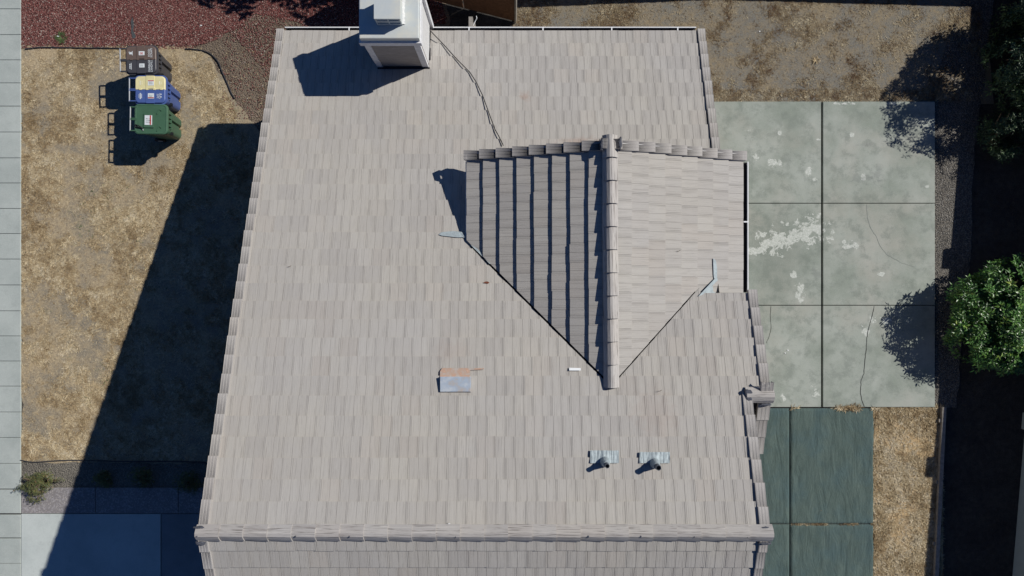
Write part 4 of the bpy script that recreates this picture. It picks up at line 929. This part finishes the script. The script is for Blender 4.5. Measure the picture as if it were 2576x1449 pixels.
def make_bin(cx_, cy_, mat, dark, lids, label, rz=0.0, stickers=(), deep=0.72, wide=0.64):
    root = tag(empty('wheelie_bin', (cx_, cy_, 0.0), rz), label, 'wheelie bin', 'wheelie bins in a row on the lawn')
    hx, hy = deep/2, wide/2
    def put(o, par=root): o.parent = par; return o
    mb = MB(); secs = []
    for z, ix, iy, nt in ((0.03, .17, .085, .05), (0.08, .14, .07, .05), (0.45, .095, .05, .05), (0.80, .045, .025, .05), (0.82, .043, .024, 0.0), (0.98, .02, .012, 0.0), (0.985, -.012, -.012, 0), (1.03, -.014, -.014, 0)):
        secs.append([Vector((x, y, z)) for x, y in rrect(-hx+ix*0.5, hx-ix, -hy+iy, hy-iy, 0.10, 6, nt)])
    for a, b in zip(secs[:-1], secs[1:]):
        for i in range(len(a)): j = (i+1) % len(a); mb.face([a[i], a[j], b[j], b[i]])
    mb.face(list(reversed(secs[0]))); mb.face(secs[-1])
    body = put(mb.build('body', mat))
    fb = MB()
    for i in range(4): y = -.14+i*.095; fb.box((hx-.03, y, 0.84), (hx+.008, y+.012, 0.975))
    fb.box((hx-.03, -.18, .835), (hx+.006, .17, .85)); put(fb.build('rib', mat), body)
    sb = MB(); sb.box((hx-.085, -.29, .70), (hx-.018, -.225, .76)); put(sb.build('lift_slot', dark), body)
    # wheels, axle
    for sy in (-1, 1):
        wz = tube([Vector((-hx+.10, sy*(hy-.05)-.03, .125)), Vector((-hx+.10, sy*(hy-.05)+.03, .125))], .125, 20); o = put(wz.build('wheel', M_BLACK)); o2 = put(tube([Vector((-hx+.10, sy*(hy-.05)-.034, .125)), Vector((-hx+.10, sy*(hy-.05)+.034, .125))], .06, 12).build('rim', M_BAR), o)
    # handle
    hb = MB(); hb2 = tube([Vector((-hx-.115, -hy+.05, 1.06)), Vector((-hx-.115, hy-.05, 1.06))], .014, 8)
    h = put(hb2.build('handle', M_BAR))
    for y in (-hy+.05, -.03, .0, hy-.07):
        hb = MB(); hb.box((-hx-.125, y, 1.03), (-hx+.03, y+.022, 1.072)); put(hb.build('bracket', mat), h)
    # lids
    if len(lids) == 1:
        mb = MB(); o_ = rrect(-hx-.02, hx+.02, -hy-.012, hy+.012, .09, 6); n = len(o_)
        r0 = [Vector((x, y, 1.02)) for x, y in o_]; r1 = [Vector((x, y, 1.055)) for x, y in o_]; r2 = [Vector((x*.93, y*.93, 1.066)) for x, y in o_]; r3 = [Vector((x*.88, y*.88, 1.060)) for x, y in o_]
        for a, b in ((r0, r1), (r1, r2), (r2, r3)):
            for i in range(n): j = (i+1) % n; mb.face([a[i], a[j], b[j], b[i]])
        mb.face(r3); lid = put(mb.build('lid', lids[0][0]))
        rb = MB()
        rb.box((-.16, -.20, 1.055), (.07, .13, 1.085)); ob = put(rb.build('label_panel', dark if False else lids[0][0]), lid)
        for y in (-.22, .17):
            t_ = tube([Vector((.14, y-.05, 1.066)), Vector((.20, y+.06*(1 if y > 0 else 1), 1.07)), Vector((.24, y+.02, 1.066))], .014, 6); put(t_.build('lid_ridge', lids[0][0]), lid)
    else:
        for (lm_, ya, yb) in lids:
            mb = MB(); x0_, x1_ = -hx+.02, hx-.015
            def ringl(ins, z):
                r_ = .09-ins*.5; pts_ = []
                top = yb > 0
                yo = (hy-.015-ins) if top else (-hy+.015+ins); yi = ya+ins*.3 if top else yb-ins*.3
                if top: seq = [(x0_+ins, yi), (x1_-ins, yi)]; cn = [(x1_-ins-r_, yo-r_, 0), (x0_+ins+r_, yo-r_, 90)]
                else: seq = [(x1_-ins, yi), (x0_+ins, yi)]; cn = [(x0_+ins+r_, yo+r_, 180), (x1_-ins-r_, yo+r_, 270)]
                pts_ += [Vector((a, b, z)) for a, b in seq]
                for cx2, cy2, a0 in cn:
                    for i in range(6): a = math.radians(a0+18*i); pts_.append(Vector((cx2+math.cos(a)*r_, cy2+math.sin(a)*r_, z)))
                return pts_
            R = [ringl(0, 1.02), ringl(0, 1.058), ringl(.015, 1.068)]
            for a, b in zip(R[:-1], R[1:]):
                for i in range(len(a)): j = (i+1) % len(a); mb.face([a[i], a[j], b[j], b[i]])
            mb.face(R[-1]); lo_, hi_ = (ya+.02, hy-.005) if yb > 0 else (-hy+.005, yb-.02)
            mb.box((-.085, lo_, 1.05), (.10, hi_, 1.080))
            put(mb.build('lid', lm_))
        for x in (-.24, -.09, .08, .24):
            hm = MB(); hm.box((x, -.012, 1.05), (x+.05, .028, 1.084)); put(hm.build('hinge', lids[0][0]))
    for kind, x, y, sx, sy, z in stickers:
        mb = MB(); mb.box((x-sx/2, y-sy/2, z), (x+sx/2, y+sy/2, z+.0025)); s_ = put(mb.build('sticker', M_BINW))
        if 'r' in kind:
            m2 = MB(); yy = y+sy*.30 if 'R' not in kind else y-sy*.42
            if 'v' in kind: m2.box((x+sx*.18, y-sy*.48, z+.003), (x+sx*.36, y+sy*.48, z+.0042))
            else: m2.box((x-sx*.48, yy, z+.003), (x+sx*.48, yy+sy*.16, z+.0042))
            put(m2.build('stripe', M_RED), s_)
        m3 = MB()
        for i in range(9): a = x+(-.32+.2*(i//3))*sx; b = y+(-.3+.19*(i % 3))*sy; m3.box((a, b, z+.003), (a+sx*random.uniform(.06, .22), b+sy*random.uniform(.10, .14), z+.0042))
        put(m3.build('print', M_GREYP if 'w' not in kind else M_RED), s_)
    return root
def letters(root, s, x, y, size, z=1.0705, mat=M_BINW, rz=math.pi/2):
    o = link('lettering', text_mesh(s, size, 'lettering'), mat, root); o.location = (x, y, z); o.rotation_euler = (0, 0, rz); return o
def marks(root, boxes, z=1.0705, mat=M_BINW):
    for x, y, a, b in boxes: mb = MB(); mb.box((x-a/2, y-b/2, z), (x+a/2, y+b/2, z+.002)); mb.build('emblem', mat, root)
BK = bin_mat('charcoal_plastic', (0.055, 0.056, 0.065)); BR = bin_mat('brown_plastic', (0.125, 0.092, 0.08)); BL = bin_mat('blue_plastic', (0.062, 0.105, 0.29)); YL = bin_mat('cream_yellow_plastic', (0.66, 0.60, 0.33)); GR = bin_mat('green_plastic', (0.055, 0.122, 0.075)); DK = plain('dark_recess', (0.012, 0.014, 0.016), 0.8)
b1 = make_bin(-8.50, 5.23, BK, DK, [(BR, 0.0, 1), (BK, -1, 0.0)], 'black wheelie bin with half brown lid, uppermost of the row', 0.02, (('w', .03, .14, .13, .09, 1.0815), ('n', .03, -.14, .12, .09, 1.0815)))
letters(b1, 'FOOD\nSCRAPS', .22, .15, .062); letters(b1, 'GARBAGE\nLANDFILL', .22, -.15, .062)
marks(b1, ((-.23, .15, .06, .05), (-.19, .15, .012, .10), (-.26, .17, .02, .03), (-.22, -.15, .012, .15), (-.25, -.11, .02, .03), (-.25, -.15, .02, .03), (-.25, -.19, .02, .03)))
b2 = make_bin(-8.29, 4.545, BL, DK, [(YL, 0.0, 1), (BL, -1, 0.0)], 'blue wheelie bin with half yellow lid, middle of the row', 0.0, (('r', .03, .15, .14, .12, 1.0815), ('rR', .03, -.15, .14, .12, 1.0815)))
letters(b2, 'GLASS\nMETAL\nPLASTIC', .20, -.15, .036); marks(b2, ((.255, -.11, .025, .025), (.255, -.17, .025, .025)))
marks(b2, ((-.22, -.15, .02, .14), (-.19, -.15, .012, .10), (-.25, -.15, .008, .09)), mat=M_BINW)
marks(b2, ((-.22, .15, .03, .10), (-.18, .15, .012, .08), (.22, .15, .03, .08), (.26, .15, .01, .06)), mat=plain('faint_print', (0.72, 0.70, 0.52), 0.6))
b3 = make_bin(-8.27, 3.87, GR, DK, [(GR,)], 'dark green wheelie bin with one piece lid, lowest of the row', -0.015, (('rv', -.045, -.03, .17, .22, 1.0865),), wide=0.66)
# dark strap with metal clip on the green lid
p = Vector((-8.50, 3.68, 1.075))
st = merge(tube([p+Vector((-.12, .06, 0)), p+Vector((-.03, .03, .03)), p+Vector((.03, -.01, .02))], .012, 6), tube([p+Vector((-.11, -.0, 0)), p+Vector((-.04, .0, .02)), p+Vector((.03, -.01, .02)), p+Vector((.05, -.04, .0))], .014, 6), tube([p+Vector((-.12, .06, 0)), p+Vector((-.11, 0, 0))], .012, 6))
st_o = tag(st.build('strap', M_BLACK), 'short dark looped strap lying on the green bin lid', 'strap')
cl = tube([p+Vector((.05, -.04, .0)), p+Vector((.055, -.075, -.003))], .012, 6).build('clip', M_BAR); cl.parent = st_o

# ------------------------------------------------------------------ foliage
def foliage(blobs, n, ln, wd, mat, name='crown', shell=0.55, seed=0, gap=0.0, freq=1.8, droop=0.2):
    V = []; Fc = []; R = []; rnd = random.Random(seed); tot = sum(b[3]*b[4]*b[5] for b in blobs)
    for (bx, by, bz, rx, ry, rz) in blobs:
        m = int(n*rx*ry*rz/tot); i = 0; tries = 0
        while i < m and tries < m*8:
            tries += 1
            d = Vector((rnd.gauss(0, 1), rnd.gauss(0, 1), rnd.gauss(0, 1))).normalized(); q = shell+(1-shell)*rnd.random()**0.6
            nn = mnoise.noise(d*2.2+Vector((seed, bx, by)))*0.35+1
            p = Vector((bx+d.x*rx*q*nn, by+d.y*ry*q*nn, bz+d.z*rz*q*nn))
            if p.z < 0.05: continue
            if gap and mnoise.noise(p*freq+Vector((seed*2.0, 0, 0))) < gap-0.5: continue
            # a rosette: three to five leaves around a twig tip
            ax = (d+Vector((0, 0, 0.6))+Vector((rnd.uniform(-.6, .6), rnd.uniform(-.6, .6), rnd.uniform(-.3, .5)))).normalized()
            s_ = ax.orthogonal().normalized(); t_ = ax.cross(s_); a0 = rnd.uniform(0, 6.28); rv = min(1, max(0, rnd.gauss(0.45, 0.22))); cnt = rnd.randint(3, 5)
            for j in range(cnt):
                a = a0+j*6.283/cnt+rnd.uniform(-.3, .3); o = (s_*math.cos(a)+t_*math.sin(a)); L = rnd.uniform(*ln); w_ = rnd.uniform(*wd)
                dr = (o+ax*rnd.uniform(0.1, 0.9)-Vector((0, 0, droop))).normalized(); sd_ = dr.cross(ax).normalized()*w_; up_ = sd_.cross(dr).normalized()*w_*0.5
                b0 = p+dr*L*0.1; k = len(V); mid = p+dr*L*0.5
                V += [b0, mid-sd_+up_, mid, mid+sd_+up_, p+dr*L-Vector((0, 0, L*0.12))]
                Fc += [(k, k+1, k+2), (k, k+2, k+3), (k+1, k+4, k+2), (k+2, k+4, k+3)]; R += [min(1, max(0, rv+rnd.uniform(-.12, .12)))]*4
            i += cnt
    me = bpy.data.meshes.new(name); me.from_pydata([tuple(v) for v in V], [], Fc); at = me.attributes.new('rnd', 'FLOAT', 'FACE'); at.data.foreach_set('value', R); me.update()
    return link(name, me, mat)
def branches(base, tips, r, name='trunk'):
    mbs = []
    for t_ in tips:
        b = Vector(base); t_ = Vector(t_); m = b.lerp(t_, .5)+Vector((random.uniform(-.1, .1), random.uniform(-.1, .1), .05)); mbs.append(tube([b-Vector((0, 0, .05)), m, t_], [r, r*.6, r*.2], 7))
    return merge(*mbs).build(name, M_BARK)
def plant(name, loc, label, cat, blobs, n, ln, wd, mat, group=None, **kw):
    root = tag(empty(name, (loc[0], loc[1], 0)), label, cat, group)
    cr = foliage(blobs, n, ln, wd, mat, **kw); cr.parent = root; cr.matrix_parent_inverse = Matrix.Translation((-loc[0], -loc[1], 0))
    tips = [(b[0]+random.uniform(-.5, .5)*b[3], b[1]+random.uniform(-.5, .5)*b[4], b[2]+random.uniform(0, .5)*b[5]) for b in blobs for _ in range(4)]
    tr = branches((loc[0], loc[1], 0), tips, 0.02+0.02*max(b[5] for b in blobs)); tr.parent = root; tr.matrix_parent_inverse = Matrix.Translation((-loc[0], -loc[1], 0))
    return root
plant('shrub', (11.3, -0.7), 'rounded glossy green shrub in full sun by the patio edge', 'shrub',
      [(11.45, -0.70, 0.85, 1.15, 1.15, 0.55), (10.7, -0.25, 0.95, 0.55, 0.55, 0.42), (10.85, -1.2, 0.75, 0.6, 0.6, 0.42), (11.5, 0.15, 0.9, 0.7, 0.55, 0.5), (10.35, -0.75, 0.85, 0.35, 0.3, 0.3), (11.6, -1.6, 0.7, 0.6, 0.45, 0.4)],
      15000, (0.09, 0.15), (0.017, 0.027), M_LEAF, seed=3, shell=0.35, gap=0.5, freq=2.6)
plant('tree', (12.5, 5.6), 'tree with dark green leaves at the upper right yard corner', 'tree',
      [(12.5, 5.8, 1.75, 1.15, 1.25, 0.95), (11.6, 4.9, 1.5, 0.7, 0.8, 0.6), (11.9, 6.3, 1.3, 0.7, 0.6, 0.6), (12.3, 4.4, 1.3, 0.8, 0.6, 0.6), (11.9, 5.4, 0.6, 0.7, 1.3, 0.4)],
      19000, (0.08, 0.14), (0.016, 0.025), M_LEAF_SHADE, seed=5, shell=0.3, gap=0.50)
plant('shrub', (11.7, 3.55), 'low dark green shrub in deep shade on the right edge', 'shrub',
      [(11.8, 3.55, 0.55, 0.75, 0.55, 0.45), (11.5, 3.9, 0.7, 0.4, 0.35, 0.4)], 3600, (0.06, 0.11), (0.010, 0.018), M_LEAF_SHADE, seed=8, shell=0.3, gap=0.4)
p = P(108, 1212); plant('bush', (p.x, p.y), 'small olive green bush in the bed beside the pavement', 'bush',
      [(p.x+.0, p.y+0.0, 0.22, 0.38, 0.28, 0.16), (p.x-.30, p.y-0.14, 0.2, 0.24, 0.14, 0.1), (p.x+.18, p.y+.16, 0.26, 0.22, 0.2, 0.14), (p.x+.48, p.y+.10, 0.2, 0.2, 0.06, 0.06), (p.x-.05, p.y-.32, .2, .22, .18, .1), (p.x-.2, p.y+.2, .3, .14, .08, .05), (p.x+.05, p.y-.1, .45, .12, .12, .06)],
      5200, (0.022, 0.045), (0.004, 0.008), M_OLIVE, seed=11, shell=0.1, gap=0.42, freq=7)
for i, (x, y, r, lb) in enumerate(((366, 1192, .30, 'shaded low bush in the bed, middle of the row'), (482, 1206, .34, 'shaded bush in the bed closest to the house'), (270, 1196, .2, 'small shaded bush in the bed just inside the shadow'))):
    p = P(x, y); plant('bush', (p.x, p.y), lb, 'bush', [(p.x, p.y, .22, r, r*.8, .2), (p.x+.1, p.y-.15, .18, r*.6, r*.5, .14)], 1500, (0.03, 0.06), (0.006, 0.011), M_OLIVE, seed=20+i, shell=0.2)
plant('tree', (-2.4, 9.8), 'round crowned tree beyond the chimney casting shade on the gravel', 'tree',
      [(-1.75, 9.55, 2.5, 1.25, 1.45, .75), (-0.8, 9.8, 2.3, 1.3, 1.1, 0.8), (-4.2, 9.4, 2.5, 0.95, 1.2, 0.65), (-2.75, 9.45, 2.5, 0.9, 1.15, 0.6), (-3.0, 10.2, 2.7, 1.1, 1.1, 0.7)], 26000, (0.16, 0.28), (0.05, 0.08), M_LEAF, seed=31, shell=0.15)

# ------------------------------------------------------------------ fences and walls
def plank_fence(name, A, B, h, label, mat=M_WOOD, gaps=(), pw=0.14, t=0.02, z0=0.03):
    A = Vector((A[0], A[1], 0)); B = Vector((B[0], B[1], 0)); D = (B-A); L = D.length; D.normalize(); ang = math.atan2(D.y, D.x)
    root = tag(empty(name, A, ang), label, 'fence')
    mb = MB(); x = 0
    while x < L-0.02:
        w_ = min(pw, L-x); g_ = [q for q in gaps if x <= q < x+w_]
        mb.box((x, -t/2+random.uniform(-.002, .002), z0), (x+w_-(0.028 if g_ else 0.0), t/2, h+random.uniform(-.012, .012)), random.random()); x += w_+0.0005
    mb.build('boards', mat, root)
    segs = [0]+[g_//pw*pw+pw-0.03 for g_ in gaps]+[L]
    for z in (0.35, h-0.3):
        for a, b in zip(segs[:-1], segs[1:]): rb = MB(); rb.box((a+.0+(0.03 if a else 0), t/2+.002, z), (b, t/2+.04, z+.09)); rb.build('rail', mat, root)
    x = 0.0
    while x <= L+.01:
        pb = MB(); xx = min(x, L-.05); pb.box((xx-.0, t/2+.042, 0), (xx+.09, t/2+.13, h+.03)); pb.build('post', mat, root); x += 2.4
    return root
f1 = plank_fence('wooden_fence', (-3.2, 7.36), (0.06, 6.53), 1.8, 'dark brown board fence joining the house near the chimney', gaps=(2.02,))
mb = MB(); ep = Matrix.Rotation(0, 4, 'Z'); mb.box((3.37, -.045, 0), (3.41, .045, 1.86)); mb.build('end_post', M_OLDWOOD, f1)
plank_fence('wooden_fence', (1.2, 7.75), (6.8, 7.98), 1.8, 'brown board fence behind the upper yard, left run')
plank_fence('wooden_fence', (6.85, 7.98), (13.4, 7.80), 1.8, 'brown board fence behind the upper yard, right run')
# the neighbour's plastered wall with pilasters, whose shade covers the right side
wa = Vector((13.5, 8.0, 0)); wb = Vector((12.12, -8.5, 0)); D = (wb-wa).normalized(); ang = math.atan2(D.y, D.x); L = (wb-wa).length
nw = tag(empty('garden_wall', wa, ang), 'grey green plastered garden wall with pilasters along the right edge', 'wall')
mb = MB(); mb.box((0, 0, 0), (L, .18, 2.10)); mb.build('wall_panel', M_WALL, nw); mb = MB(); mb.box((0, -.02, 2.101), (L, .20, 2.15)); mb.build('coping', M_WALL, nw)
for yy in (6.9, 1.85, -3.25, -8.2):
    s_ = (8.0-yy)/-D.y; mb = MB(); mb.box((s_-.2, -.085, 0), (s_+.2, -.022, 2.17)); mb.box((s_-.23, -.11, 2.171), (s_+.23, .25, 2.25)); mb.build('pilaster', M_WALL, nw)
# low timber edging kerb along the straw strip
a = P(2377, 1024, .10); b = P(2352, 1560, .10); D = (b-a); ang = math.atan2(D.y, D.x)
tk = tag(empty('timber_edging', (a.x, a.y, 0), ang), 'low dark timber edging along the right of the straw strip', 'edging')
mb = MB(); mb.box((0, -.055, -.02), (Vector((D.x, D.y, 0)).length, .04, .10)); mb.build('beam', M_OLDWOOD, tk)
for i in range(4): mb = MB(); mb.box((0.3+i*1.5, -.105, -.02), (0.38+i*1.5, -.057, .07)); mb.build('stake', M_OLDWOOD, tk)
